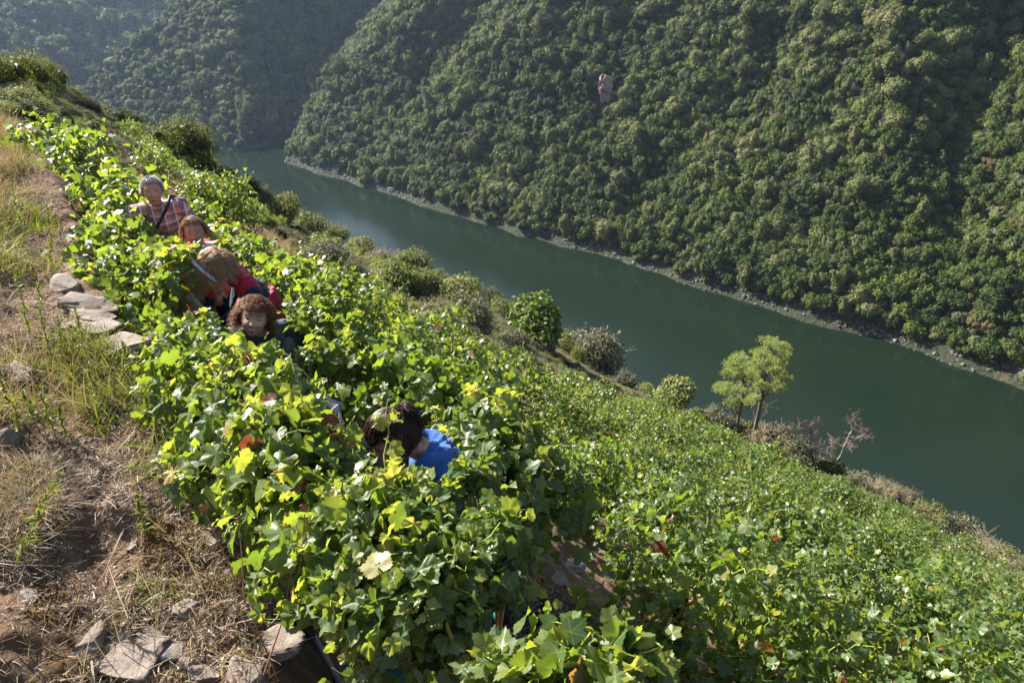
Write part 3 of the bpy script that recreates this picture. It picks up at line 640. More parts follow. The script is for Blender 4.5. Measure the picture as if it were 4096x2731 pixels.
# ------------------------------------------------------------------ shrubs, pines and dead trees along the crest
def hit_down(u, v):
    for dv in range(0, 60, 2):
        h = hill_hit(u, v + dv)
        if h is not None: return h
S_OLIVE = foliage_mat('olive_shrub_leaves', [(0.1, (0.09, 0.095, 0.04)), (0.5, (0.16, 0.165, 0.07)), (0.9, (0.26, 0.25, 0.12))], 0.35, 0.6, 0.3, 0.3)
S_GREY = foliage_mat('grey_shrub_leaves', [(0.1, (0.10, 0.10, 0.065)), (0.5, (0.16, 0.155, 0.10)), (0.9, (0.25, 0.235, 0.165))], 0.25, 0.7, 0.2, 0.3, (1.1, 1.2, 0.8))
S_TAN = foliage_mat('dry_shrub_twigs', [(0.1, (0.13, 0.11, 0.07)), (0.5, (0.23, 0.20, 0.13)), (0.9, (0.36, 0.33, 0.23))], 0.2, 0.8, 0.1, 0.3, (1.1, 1.0, 0.8))
S_GREEN = foliage_mat('green_shrub_leaves', [(0.1, (0.05, 0.08, 0.02)), (0.5, (0.095, 0.14, 0.035)), (0.9, (0.17, 0.20, 0.06))], 0.35, 0.5, 0.4, 0.3)
S_LIGHT = foliage_mat('light_shrub_leaves', [(0.1, (0.10, 0.12, 0.04)), (0.5, (0.18, 0.195, 0.075)), (0.9, (0.28, 0.28, 0.13))], 0.35, 0.6, 0.3, 0.3)
S_GOLD = foliage_mat('golden_shrub_leaves', [(0.1, (0.055, 0.068, 0.018)), (0.5, (0.105, 0.12, 0.03)), (0.9, (0.20, 0.195, 0.05))], 0.42, 0.5, 0.3, 0.3, (1.35, 1.35, 0.45))
def shrub_mesh(name, seed, m, n=4600, leaf=0.075, squash=0.8, twigs=0, aspect=0.5):
    rng = np.random.default_rng(seed); ac = Acc(); L_ = []
    for k in range(11):
        d = unit(rng.normal(size=3)); d[2] = abs(d[2])
        L_.append((np.array([0, 0, 0.42 * squash]) + d * [0.55, 0.55, 0.5 * squash] * rng.uniform(0.6, 1.1), rng.uniform(0.26, 0.46)))
    L_.append((np.array([0, 0, 0.35]), 0.55))
    for c, r in L_:
        k = int(n * r * r / sum(q[1] ** 2 for q in L_)); d, p = ball_pts(rng, k, 0.6); p = p * r * (1 + 0.5 * fbm(d[:, 0] * 3 + seed, d[:, 1] * 3 + d[:, 2] * 2, 3, 2))[:, None]
        V, F = quad_cloud(p + c, unit(d * 0.7 + rng.normal(size=d.shape) * 0.6 + [0, 0, 0.3]), leaf, rng, aspect); ac.add(V, F, 0, np.clip(0.5 + 0.27 * rng.normal(size=k), 0, 1))
        v, f = ICO2; ac.add(v * (1 + 0.15 * rng.normal(size=(len(v), 1))) * r * 0.42 + c, f, 0, 0.0)  # inner core in the darkest leaf tone, shade painted inside the shrub
    for k in range(twigs):
        d = unit(rng.normal(size=3) * [1, 1, 0.3] + [0, 0, 0.7]); t = np.linspace(0.1, rng.uniform(0.85, 1.25), 5)[:, None]
        V, F = tube([0, 0, 0.1] + d * t * [1, 1, squash] + rng.normal(size=(5, 3)) * 0.02, np.linspace(0.012, 0.004, 5), 3); ac.add(V, F, 0, 0.95)
    V, F = tube([(0, 0, -0.5), (0.03, 0, 0.05), (0, 0, 0.35)], [0.06, 0.05, 0.03], 5); ac.add(V, F, 1)
    return ac.mesh(name, [m, m_bark])
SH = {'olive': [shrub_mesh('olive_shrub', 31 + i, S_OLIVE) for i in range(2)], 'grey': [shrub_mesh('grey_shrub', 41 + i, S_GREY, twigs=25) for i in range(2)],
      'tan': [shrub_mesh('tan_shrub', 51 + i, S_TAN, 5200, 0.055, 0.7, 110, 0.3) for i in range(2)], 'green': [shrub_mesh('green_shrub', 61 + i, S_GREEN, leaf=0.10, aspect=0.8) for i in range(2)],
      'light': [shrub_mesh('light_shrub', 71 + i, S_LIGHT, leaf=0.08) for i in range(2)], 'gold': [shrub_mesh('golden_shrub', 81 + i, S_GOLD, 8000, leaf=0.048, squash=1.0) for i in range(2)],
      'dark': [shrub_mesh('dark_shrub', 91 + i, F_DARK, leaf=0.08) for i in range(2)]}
LOOK = {'olive': ('shrub', 'olive green rounded shrub'), 'grey': ('shrub', 'grey green silvery shrub'), 'tan': ('dry_shrub', 'dry tan twiggy shrub'), 'green': ('shrub', 'fresh green leafy bush'),
        'light': ('shrub', 'light green airy shrub'), 'gold': ('evergreen_bush', 'dense golden olive evergreen bush'), 'dark': ('shrub', 'dark green low shrub')}
# x, base y, width, height in the 2352 px view; kind; where it stands
SHRUBS = [(20, 236, 120, 100, 'gold', 'filling the top left corner of the slope'), (85, 226, 90, 80, 'gold', 'second from the top left corner'), (128, 212, 60, 55, 'gold', 'right end of the clump in the top left corner'),
 (175, 222, 50, 30, 'olive', 'low on the crest right of the top left clump'), (205, 262, 60, 30, 'grey', 'on the crest above the dark terraced slope'), (260, 285, 60, 28, 'dark', 'on the crest above the dark terraced slope'), (300, 300, 60, 30, 'dark', 'on the crest left of the tall golden bush'),
 (432, 378, 128, 100, 'gold', 'tallest on the crest left of the river bend'), (372, 385, 70, 55, 'olive', 'left foot of the tallest golden bush'), (486, 385, 34, 46, 'gold', 'small, right beside the tallest golden bush'),
 (525, 418, 50, 40, 'dark', 'on the crest where the river first shows'), (560, 440, 70, 40, 'dark', 'on the shaded crest by the river bend'), (606, 462, 60, 46, 'grey', 'pale ball on the crest below the river bend'), (650, 490, 80, 50, 'olive', 'on the shaded crest right of the pale ball'),
 (705, 512, 80, 42, 'olive', 'on the crest midway down the upper slope'), (742, 520, 50, 34, 'tan', 'on the crest midway down the upper slope'), (770, 545, 70, 40, 'olive', 'on the crest left of the round bush'), (820, 570, 80, 36, 'dark', 'in the dip left of the round bush'), (870, 592, 70, 36, 'tan', 'in the dip left of the round bush'),
 (945, 612, 96, 58, 'olive', 'round, standing proud on the crest above the river'), (1000, 640, 60, 42, 'olive', 'right foot of the round crest bush'), (1030, 660, 60, 36, 'grey', 'on the crest right of the round bush'),
 (750, 618, 115, 52, 'grey', 'broad, above the upper edge of the vineyard'), (700, 600, 60, 30, 'tan', 'left of the broad grey one over the vineyard'), (820, 660, 90, 50, 'tan', 'below the broad grey one'), (860, 700, 80, 45, 'tan', 'at the vineyard edge beyond the curly haired woman'),
 (905, 668, 100, 60, 'light', 'between the vineyard edge and the crest'), (970, 690, 100, 66, 'light', 'second in the light green band'), (1055, 706, 110, 60, 'light', 'right end of the light green band'), (1120, 706, 66, 50, 'grey', 'on the crest right of the light green band'),
 (1000, 742, 100, 50, 'tan', 'in the dry strip along the vineyard'), (1085, 775, 110, 84, 'grey', 'big wispy one in the dry strip along the vineyard'), (1040, 770, 70, 50, 'tan', 'left of the big wispy one'), (1150, 720, 70, 44, 'dark', 'on the crest left of the bright green bush'),
 (1215, 790, 140, 84, 'green', 'bright and broad on the crest above the river'), (1180, 806, 70, 44, 'grey', 'left foot of the bright broad bush'), (1245, 818, 66, 44, 'grey', 'right foot of the bright broad bush'), (1300, 815, 60, 50, 'dark', 'between the bright bush and the big grey one'),
 (1362, 858, 124, 88, 'grey', 'biggest round one on the crest above the river'), (1330, 848, 40, 50, 'light', 'left side of the biggest round grey one'), (1432, 884, 60, 30, 'grey', 'low, right of the biggest round grey one'), (1480, 900, 50, 28, 'light', 'low, left of the fig tree'),
 (1600, 940, 50, 30, 'green', 'low, right of the fig tree'), (1630, 950, 66, 44, 'grey', 'left of the two pines'), (1668, 965, 56, 38, 'grey', 'at the foot of the left pine'), (1700, 985, 70, 40, 'olive', 'in front of the left pine'),
 (1722, 962, 70, 30, 'light', 'between the pine trunks'), (1772, 990, 110, 74, 'tan', 'large, right behind the right pine trunk'), (1722, 1005, 60, 44, 'green', 'in front of the right pine'), (1790, 1022, 66, 40, 'grey', 'between the right pine and the dead trees'),
 (1832, 1042, 84, 60, 'grey', 'at the foot of the left dead tree'), (1815, 1025, 40, 50, 'light', 'upright, left of the left dead tree'), (1880, 1064, 66, 40, 'tan', 'between the two dead trees'), (1930, 1085, 70, 36, 'tan', 'at the foot of the right dead tree'),
 (1898, 1108, 56, 48, 'green', 'bright round one below the right dead tree'), (1975, 1104, 66, 36, 'grey', 'on the crest right of the dead trees'), (2020, 1130, 84, 48, 'tan', 'on the crest right of the dead trees'), (2062, 1155, 84, 52, 'tan', 'pale and twiggy at the lower crest'),
 (2122, 1176, 84, 46, 'olive', 'yellowish, at the lower crest'), (2128, 1208, 70, 36, 'tan', 'below the yellowish one at the lower crest'), (2165, 1212, 70, 44, 'dark', 'in the gap of the lower crest'), (2212, 1218, 110, 66, 'grey', 'broad silvery one at the lower crest'),
 (2262, 1250, 90, 46, 'tan', 'near the right end of the crest'), (2240, 1290, 80, 34, 'tan', 'below the crest near the right end'), (2310, 1280, 90, 46, 'olive', 'second last at the right end of the crest'), (2345, 1300, 60, 46, 'grey', 'at the right end of the crest'), (2300, 1316, 70, 30, 'tan', 'in the dry strip at the right end')]
K4 = 1024 / 2352
g_ = np.random.default_rng(12)
for (dx, dy, w_, h_, kd, where) in SHRUBS:
    if kd == 'dark' and dx > 600: kd = 'olive'
    p = hit_down(dx * K4, dy * K4); t_ = np.dot(p, [0, CP, -SP]); wm = w_ * K4 / FPX * t_; hm = h_ * K4 / FPX * t_ * 1.1
    o = link(LOOK[kd][0], SH[kd][int(g_.integers(2))], None, p - [0, 0, 0.05 * hm], (0, 0, g_.uniform(0, 6.28)), (wm * 0.72, wm * 0.72, hm * 1.0 if kd == 'gold' else hm * 1.2))
    tag(o, LOOK[kd][1] + ', ' + where, 'dry shrub' if kd == 'tan' else 'shrub')
# low scrub and dry tufts between the vineyard and the crest
def scrub():
    g = np.random.default_rng(15); az_ = g.uniform(-42, 50, 90000); er = np.interp(az_, E_AZ, E_R); r_ = er * np.sqrt(g.uniform(0.12, 1.02, 90000)); x = np.sin(np.radians(az_)) * r_; y = np.cos(np.radians(az_)) * r_; z = hill_z(x, y); u, v, f = project(np.stack([x, y, z], -1))
    up = (v < np.interp(u, VX, VY) + np.where(u > 430, 7, 2)) & ((x * N1[0] + y * N1[1] > 2.2) | (az_ < -30) & (r_ > 15)) & (f > 7); up &= g.random(len(x)) < np.clip(0.3 + 0.6 * fbm(x / 4, y / 4, 77, 3), 0.04, 0.5)
    up &= ~((np.abs(u - 705) < 60) & (v > np.interp(u, VX, VY) - 5) & (g.random(len(u)) < 0.8))
    kd = np.clip((fbm(x / 7, y / 7, 99, 3) * 4 + 1.0 + g.normal(size=len(x)) * 1.0), 0, 3.3).astype(int); kd = np.where(g.random(len(kd)) < np.where(u < 330, 0.35, 0.07), 4, kd); return np.stack([x, y, z - 0.04], -1)[up], kd[up], g.uniform(0.18, 0.5, up.sum()), g.uniform(0, 6.28, up.sum())
sp_, sk_, ss_, sr_ = scrub(); print('scrub', len(sp_))
prs = []
for nm in ('tan', 'olive', 'grey', 'light', 'dark'):
    i_ = int(np.nonzero(sk_ == ('tan', 'olive', 'grey', 'light', 'dark').index(nm))[0][0]); o = link(LOOK[nm][0], SH[nm][0], None, sp_[i_], None, float(ss_[i_])); tag(o, 'low ' + LOOK[nm][1] + ' in the rough strip above the vineyard', 'shrub', 'low scrub above the vineyard'); prs.append(o)
gn_stuff('scrub', sp_, sk_, ss_, sr_, prs, 'low mixed scrub and dry tufts covering the rough ground above the vineyard', 'scrub')
# fig tree
def limb_tree(name, base, limbs, m_list, smooth=True):
    ac = Acc()
    for pts, r0, r1 in limbs:
        V, F = tube(pts, np.linspace(r0, r1, len(pts)), 7 if r0 > 0.05 else 4); ac.add(V, F, 0)
    return ac.mesh(name, m_list, smooth)
p = hit_down(1545 * K4, 908 * K4); t_ = np.dot(p, [0, CP, -SP]); o = empty('fig_tree', p); tag(o, 'round leafy fig tree at the edge of the vineyard, left of the pines', 'tree')
wm = 85 * K4 / FPX * t_
c = link('crown', shrub_mesh('fig_crown', 301, S_LIGHT, 3000, 0.11, 0.95, 0, 0.9), o, (0, 0, 0.25 * wm), None, (wm * .68, wm * .68, wm * .66))
link('trunk', limb_tree('fig_trunk', None, [([(0, 0, -0.2), (0.05, 0, 0.3 * wm), (0, 0.1, 0.55 * wm)], 0.12, 0.05)], m_bark), o)
# pines
F_PINE = foliage_mat('pine_needles', [(0.1, (0.15, 0.18, 0.07)), (0.5, (0.26, 0.30, 0.12)), (0.9, (0.38, 0.41, 0.19))], 0.35, 0.6, 0.25, 0.1)
M_PBARK = simple_mat('pine_bark', (0.13, 0.105, 0.095), 0.95, 0.5, 6, 0.1, 0.8)
M_DEAD = simple_mat('dead_wood', (0.25, 0.21, 0.19), 0.8, 0.35, 5, 0.2)
M_DEADTW = simple_mat('dead_twigs', (0.22, 0.15, 0.12), 0.9, 0.3, 5, 0.1)
M_RUST = simple_mat('rusty_dead_needles', (0.24, 0.10, 0.06), 0.9, 0.3, 5, 0.1)
def px_local(root, t, pts):      # a drawn skeleton set at its own distance, leaning a little in depth
    return [P(a * K4, b_ * K4, t) - root for a, b_ in pts]
def pine(base, trunk_px, clumps, dead, seed, label, depth=1.6):
    rng = np.random.default_rng(seed); p = hit_down(base[0] * K4, base[1] * K4); tb = np.dot(p, [0, CP, -SP])
    def at(u, v, dy=0.0):           # a point in the vertical plane through the trunk, dy metres behind it
        d = ray(u * K4, v * K4); t = (p[1] + dy) / d[1]; return d * t - p
    o = empty('pine_tree', p); tag(o, label, 'tree')
    tr = [at(*q) for q in trunk_px]; tr[0][2] -= 0.6; limbs = [(np.array(tr), 0.14, 0.05)]; ac = Acc(); sc_ = tb / FPX * K4
    for (cx, cy, w_, h_) in clumps:
        for rep_ in range(3):
            dy = rng.uniform(-depth, depth); c = at(cx + rng.uniform(-.2, .2) * w_, cy + rng.uniform(-.2, .2) * h_, dy); r = np.array([w_ * .5, w_ * .5, h_ * .5]) * sc_ * rng.uniform(0.6, 1.0)
            k = min(range(len(tr)), key=lambda i_: abs(tr[i_][2] - c[2] + 0.8)); a_ = tr[k]; m_ = (a_ + c) / 2 + [0, 0, 0.15]
            limbs.append((np.array([a_, m_, c]), 0.05, 0.015))
            for sub in range(7):       # tufts: needle sprays pointing out and up
                d0 = unit(rng.normal(size=3) + [0, 0, 0.5]); cc = c + d0 * r * rng.uniform(0.3, 0.95); n = 52; d = unit(rng.normal(size=(n, 3)) + [0, 0, 0.7] + d0 * 0.6)
                q = cc + d * rng.uniform(0.05, 0.30, (n, 1)) * 1.15; V, F = quad_cloud(q, unit(np.cross(d, rng.normal(size=(n, 3)))), 0.15, rng, 0.24); ac.add(V, F, 0, np.clip(0.5 + 0.25 * rng.normal(size=n), 0, 1))
                limbs.append((np.array([c, (c + cc) / 2, cc]), 0.014, 0.006))
    link('crown', ac.mesh('pine_crown', [F_PINE]), o); link('trunk', limb_tree('pine_trunk', None, limbs, M_PBARK), o)
    if dead:
        ac = Acc()
        for a_, b_, n in dead:
            A_ = at(*a_); B_ = at(*b_, rng.uniform(-.8, .8)); t = np.linspace(0, 1, 6)[:, None]; path = A_ * (1 - t) + B_ * t + rng.normal(size=(6, 3)) * 0.05; V, F = tube(path, np.linspace(0.03, 0.01, 6), 4); ac.add(V, F, 0)
            for _ in range(n):
                s_ = path[rng.integers(1, 6)]; e_ = s_ + rng.normal(size=3) * [0.35, 0.35, 0.25]; V, F = tube([s_, (s_ + e_) / 2 + rng.normal(size=3) * .05, e_], [0.010, 0.007, 0.005], 3); ac.add(V, F, 0 if rng.random() < .5 else 1)
        link('dead_branches', ac.mesh('dead_branches', [M_DEAD, M_RUST]), o)
pine((1738, 968), [(1738, 968), (1748, 920), (1756, 870), (1762, 840), (1768, 800)],
     [(1762, 795, 50, 26), (1742, 812, 44, 28), (1790, 806, 40, 26), (1765, 825, 70, 28), (1735, 835, 40, 24), (1795, 838, 36, 22), (1770, 850, 60, 24), (1738, 860, 44, 24), (1792, 868, 34, 20), (1775, 885, 50, 18), (1745, 888, 34, 16), (1730, 918, 30, 20)],
     [((1752, 905), (1725, 922), 9), ((1750, 915), (1774, 935), 10), ((1749, 905), (1784, 900), 4), ((1748, 925), (1766, 948), 10), ((1753, 890), (1728, 900), 6)], 1, 'taller right hand pine with a broad crown and a bare leaning trunk', 1.7)
pine((1697, 957), [(1697, 957), (1704, 920), (1708, 880), (1706, 845), (1702, 825)],
     [(1700, 822, 30, 20), (1680, 838, 44, 26), (1712, 842, 36, 26), (1668, 858, 40, 22), (1700, 862, 56, 26), (1722, 872, 30, 24), (1662, 886, 44, 18), (1648, 892, 26, 14), (1694, 890, 54, 22), (1672, 905, 50, 18), (1715, 905, 34, 18), (1690, 918, 40, 16), (1680, 928, 34, 12)],
     [((1700, 938), (1676, 945), 5), ((1702, 925), (1722, 935), 5)], 2, 'shorter left hand pine with a lopsided crown reaching left', 1.6)
def dead_tree(base, strokes, seed, label):
    rng = np.random.default_rng(seed); p = hit_down(base[0] * K4, base[1] * K4)
    def at(u, v, dy=0.0):
        d = ray(u * K4, v * K4); t = (p[1] + dy) / d[1]; return d * t - p
    o = empty('dead_tree', p); tag(o, label, 'dead tree'); tr = Acc(); tw = Acc()
    for k, (pts, r0, r1, n) in enumerate(strokes):
        dz = rng.uniform(-1.2, 1.2) * (k > 0); m_ = len(pts); W = [at(a_, b_, dz * i_ / (m_ - 1)) for i_, (a_, b_) in enumerate(pts)]
        if k == 0: W[0][2] -= 0.5
        W = np.array(W); ts = np.linspace(0, m_ - 1, m_ * 4); W = np.stack([np.interp(ts, range(m_), W[:, c_]) for c_ in range(3)], -1) + rng.normal(size=(m_ * 4, 3)) * 0.03
        V, F = tube(W, np.linspace(r0, r1, len(W)), 6); tr.add(V, F, 0)
        for _ in range(n):
            s_ = W[rng.integers(len(W) // 3, len(W))]; d0 = unit(rng.normal(size=3) * [1, 0.8, 0.6] + [0.1, 0, 0.25]); L_ = rng.uniform(0.25, 0.75); e_ = s_ + d0 * L_; mid = (s_ + e_) / 2 + rng.normal(size=3) * 0.06
            V, F = tube([s_, mid, e_], [0.012, 0.008, 0.005], 3); tw.add(V, F, 0 if rng.random() < .45 else 1)
            for _ in range(4):
                e2 = mid + unit(rng.normal(size=3) + d0) * rng.uniform(0.1, 0.3); V, F = tube([mid, (mid + e2) / 2, e2], [0.006, 0.005, 0.004], 3); tw.add(V, F, 0 if rng.random() < .45 else 1)
    link('trunk', tr.mesh('dead_trunk', [M_DEAD]), o); link('twigs', tw.mesh('dead_twigs', [M_DEAD, M_DEADTW]), o)
dead_tree((1922, 1062), [([(1922, 1062), (1936, 1030), (1948, 1005), (1958, 985), (1956, 965), (1962, 950)], 0.085, 0.02, 34), ([(1950, 1003), (1968, 1006), (1985, 998), (2006, 1006)], 0.06, 0.02, 20), ([(1958, 985), (1975, 990), (1984, 982)], 0.04, 0.015, 12),
    ([(1938, 1026), (1920, 1015), (1905, 1010)], 0.04, 0.015, 20), ([(1912, 1062), (1908, 1040), (1900, 1025)], 0.06, 0.02, 12), ([(1945, 1012), (1958, 1022), (1950, 1030)], 0.03, 0.012, 14), ([(1920, 1055), (1905, 1050), (1885, 1052)], 0.05, 0.02, 4)], 5, 'right hand dead tree with a forked bare silver trunk')
dead_tree((1852, 1052), [([(1852, 1052), (1858, 1030), (1866, 1005), (1862, 990)], 0.12, 0.04, 10), ([(1864, 995), (1850, 985), (1835, 970)], 0.05, 0.015, 22), ([(1866, 1000), (1880, 985), (1890, 978)], 0.04, 0.015, 18), ([(1862, 1020), (1878, 1025), (1888, 1035)], 0.04, 0.015, 18),
    ([(1864, 988), (1872, 970), (1880, 955)], 0.03, 0.012, 18), ([(1860, 1005), (1848, 1000), (1840, 992)], 0.03, 0.012, 10)], 6, 'left hand dead tree with fine bare branches beside the pines')

# ------------------------------------------------------------------ stones
def rock_mat(name, cols, scale=7, stretch=5):
    m, nt, N, L, b = mat(name); tc = N.new('ShaderNodeTexCoord'); mp = N.new('ShaderNodeMapping'); mp.inputs['Scale'].default_value = (1, 1, stretch); L.new(tc.outputs['Object'], mp.inputs[0])
    a = N.new('ShaderNodeTexNoise'); a.inputs['Scale'].default_value = scale; a.inputs['Detail'].default_value = 8; a.inputs['Roughness'].default_value = 0.7; L.new(mp.outputs[0], a.inputs['Vector'])
    c = ramp(nt, a.outputs['Fac'], [(0.3, cols[0]), (0.5, cols[1]), (0.7, cols[2])])
    li = ramp(nt, noise(nt, scale * 3, 6, rough=0.8), [(0.58, (0, 0, 0)), (0.64, (1, 1, 1))]); c = mixc(nt, mth(nt, 'MULTIPLY', li, 0.5), c, cols[3])
    L.new(c, b.inputs['Base Color']); b.inputs['Roughness'].default_value = 0.85; b.inputs['Specular IOR Level'].default_value = 0.3; bump(nt, b, a.outputs['Fac'], 1.0, 0.03); return m
M_SLATE = rock_mat('slate', [(0.10, 0.085, 0.08), (0.22, 0.19, 0.175), (0.36, 0.32, 0.29), (0.42, 0.40, 0.36)])
M_SCHIST = rock_mat('schist', [(0.10, 0.08, 0.07), (0.23, 0.185, 0.16), (0.36, 0.31, 0.27), (0.14, 0.13, 0.12)], 5, 7)
def rock_mesh(name, seed, dims, m, sub=4, box=0.92, amp=1.6):
    rng = np.random.default_rng(seed); v, f = ico(sub); v = v / np.max(np.abs(v), axis=1, keepdims=True) * box + v * (1 - box)
    for _ in range(12):          # cleave with planes
        n = unit(rng.normal(size=3) * [1, 1, 0.35]); d = rng.uniform(0.45, 0.8); h = v @ n - d; v = v - np.maximum(h, 0)[:, None] * n
    v = v + 0.05 * np.stack([fbm(v[:, 1] * 3 + seed, v[:, 2] * 3, 1, 3), fbm(v[:, 0] * 3, v[:, 2] * 3 + seed, 2, 3), fbm(v[:, 0] * 3 + seed, v[:, 1] * 3, 3, 3)], -1) * amp
    v[:, 2] += 0.05 * np.round(3 * fbm(v[:, 0] * 1.5 + seed, v[:, 1] * 1.5, 7, 2))
    return mesh_np(name, v * np.asarray(dims) * 0.5, f, m)
STONES = [(152, 652, 66, 30, 'S', 'uppermost flat stone of the broken wall beside the upper vine row'), (170, 690, 98, 34, 'S', 'large tilted slab under the uppermost flat stone'), (200, 722, 76, 22, 'S', 'thin slab in the middle of the broken wall'), (212, 748, 96, 34, 'S', 'broad slab at the foot of the broken wall'),
 (182, 738, 36, 18, 'S', 'small pale stone lying on the lower slab'), (258, 790, 90, 26, 'S', 'half buried slab below the broken wall'), (150, 745, 40, 18, 'S', 'small stone left of the lower slab'), (36, 845, 110, 60, 'D', 'big grey boulder at the left edge, half way up'), (8, 980, 60, 110, 'D', 'mottled boulder cut by the left edge'),
 (10, 1160, 50, 30, 'D', 'small stone at the left edge above the bare path'), (420, 1392, 62, 56, 'D', 'small grey stone sitting in the brown moss'), (205, 1462, 84, 62, 'S', 'pale brown stone beside the big slab'), (280, 1515, 140, 84, 'S', 'big schist slab at the bottom left'), (376, 1492, 92, 44, 'D', 'dark grey stone right of the big schist slab'),
 (470, 1540, 100, 44, 'S', 'flat stone at the bottom edge below the seed heads'), (625, 1485, 138, 64, 'S', 'wide brown stone next to the grey pipe'), (566, 1562, 110, 26, 'S', 'half hidden stone at the bottom edge left of the pipe'), (470, 1232, 90, 26, 'S', 'buried ledge stone under the vine edge'), (60, 1370, 60, 30, 'D', 'half buried stone at the left of the bare path'), (300, 1252, 40, 16, 'S', 'small white chip by the grass tuft'),
 (250, 930, 70, 34, 'D', 'weathered stone in the dry grass'), (1268, 1445, 36, 20, 'S', 'white stone on the straw patch'), (1290, 1330, 60, 40, 'S', 'stone behind the straw patch under the vine stock'), (620, 594, 70, 26, 'D', 'dark rock on the bank behind the red vest'), (655, 604, 60, 24, 'D', 'second dark rock on the bank behind the red vest'), (735, 622, 60, 18, 'D', 'row end stone by the broad grey shrub'),
 (590, 560, 60, 26, 'D', 'rock in the dry grass behind the short haired woman'), (1320, 1300, 60, 30, 'D', 'dark stone near the vine stock'), (840, 1010, 46, 26, 'S', 'pale stone between vines above the girl in blue')]
for k, (dx, dy, w_, h_, kd, lab) in enumerate(STONES):
    p = hill_hit(dx * K4, (dy + h_ * 0.35) * K4)
    if p is None: continue
    t_ = np.dot(p, [0, CP, -SP]); ks = 1.75 if 'slab' in lab or 'wall' in lab or 'flat' in lab else 1.35; w = ks * w_ * K4 / FPX * t_; h = ks * h_ * K4 / FPX * t_
    me = rock_mesh('stone_shape', 500 + k, (w, w * 0.75, max(h * 0.45, w * 0.14)), M_SLATE if kd == 'D' else M_SCHIST)
    o = link('stone', me, None, p + [0, 0.12 * w, -0.02 * h], (R(g_.uniform(-12, 6)), R(g_.uniform(-6, 14)), R(g_.uniform(-35, 10)))); tag(o, lab, 'stone')
# shore boulders, rock outcrop
def scatter_shore():
    g = np.random.default_rng(3); q = g.uniform(-250, 345, 5200); s = 203 + g.normal(1.2, 2.6, 5200) + 6 * vnoise(q / 22, q * 0, 44)
    x = s * N2[0] + q * Q2[0]; y = s * N2[1] + q * Q2[1]; z = far_a(x, y); k = (z > WATER - 1.0) & (z < WATER + 4.2)
    return np.stack([x[k], y[k], z[k] + 0.1], -1)
M_SHORE = rock_mat('shore_rock', [(0.05, 0.045, 0.045), (0.11, 0.10, 0.10), (0.20, 0.185, 0.18), (0.16, 0.15, 0.14)], 0.6, 1)
SP_ = scatter_shore(); r0 = tag(link('boulder', rock_mesh('boulder_a', 601, (1.6, 1.3, 0.9), M_SHORE, 2), None, SP_[0]), 'grey boulder among the rocks of the far shore', 'boulder', 'boulders on the far shore')
r1 = tag(link('boulder', rock_mesh('boulder_b', 602, (1.2, 1.2, 0.8), M_SHORE, 2), None, SP_[1]), 'grey boulder among the rocks of the far shore', 'boulder', 'boulders on the far shore')
gn_stuff('shore_rocks', SP_[2:], g_.integers(0, 2, len(SP_) - 2), g_.uniform(0.3, 1.15, len(SP_) - 2) ** 1.6, g_.uniform(0, 6.28, len(SP_) - 2), [r0, r1], 'band of grey boulders and scree along the far waterline', 'rocks')
h_ = far_hit(391, 190, far_a)
if h_ is not None: tag(link('boulder', rock_mesh('boulder_big', 603, (5, 4, 3), rock_mat('pale_rock', [(0.3, 0.29, 0.27), (0.42, 0.40, 0.38), (0.5, 0.48, 0.46), (0.3, 0.3, 0.28)], 0.5, 1), 3), None, h_), 'single pale boulder on the far shore near the river bend', 'boulder')
M_CLIFF = rock_mat('cliff_rock', [(0.05, 0.03, 0.022), (0.13, 0.085, 0.065), (0.30, 0.22, 0.18), (0.04, 0.045, 0.02)], 0.5, 0.3)
M_PALECLIFF = rock_mat('pale_cliff_rock', [(0.10, 0.06, 0.05), (0.27, 0.19, 0.155), (0.46, 0.37, 0.31), (0.10, 0.08, 0.06)], 0.6, 0.4)
h_ = far_hit(607, 96, far_a); o = link('rock_outcrop', rock_mesh('outcrop', 610, (9, 7, 11.5), M_PALECLIFF, 5, 0.25, 9), None, h_ + [-0.8, -0.8, 2.6], (R(-25), R(-6), R(20))); tag(o, 'pinkish bare rock face standing out of the wood across the river', 'rock face')

# ------------------------------------------------------------------ grass, straw, weeds
M_DRY = foliage_mat('dry_grass_blades', [(0.0, (0.16, 0.11, 0.06)), (0.4, (0.30, 0.21, 0.12)), (0.7, (0.42, 0.33, 0.20)), (0.9, (0.26, 0.28, 0.10)), (1.0, (0.14, 0.22, 0.05))], 0.3, 0.6, 0.3, 0.0, (1.1, 1.1, 0.8))
M_GRN = foliage_mat('green_grass_blades', [(0.0, (0.08, 0.11, 0.035)), (0.5, (0.15, 0.18, 0.055)), (0.9, (0.28, 0.27, 0.11))], 0.35, 0.5, 0.4, 0.0, (1.5, 1.5, 0.5))
M_STRAW = foliage_mat('straw', [(0.0, (0.10, 0.07, 0.05)), (0.5, (0.27, 0.20, 0.15)), (0.9, (0.46, 0.39, 0.32))], 0.1, 0.7, 0.3, 0.0, (1, 1, 1))
def blades(root, direc, length, width, rng, segs=3, sag=0.35):
    n = len(root); side = unit(np.cross(direc, rng.normal(size=(n, 3)))); V = []
    for k in range(segs + 1):
        t = k / segs; c = root + direc * (length * t)[:, None] + np.array([0, 0, -1]) * (length * sag * t * t)[:, None]; w = (width * (1 - t) * 0.5 + 0.0004)[:, None]
        V += [c - side * w, c + side * w]
    V = np.stack(V, 1).reshape(-1, 3); o = np.arange(n)[:, None] * 2 * (segs + 1); F = []
    for k in range(segs): F.append(np.concatenate([o + 2 * k, o + 2 * k + 1, o + 2 * k + 3, o + 2 * k + 2], 1))
    return V, np.concatenate(F), segs
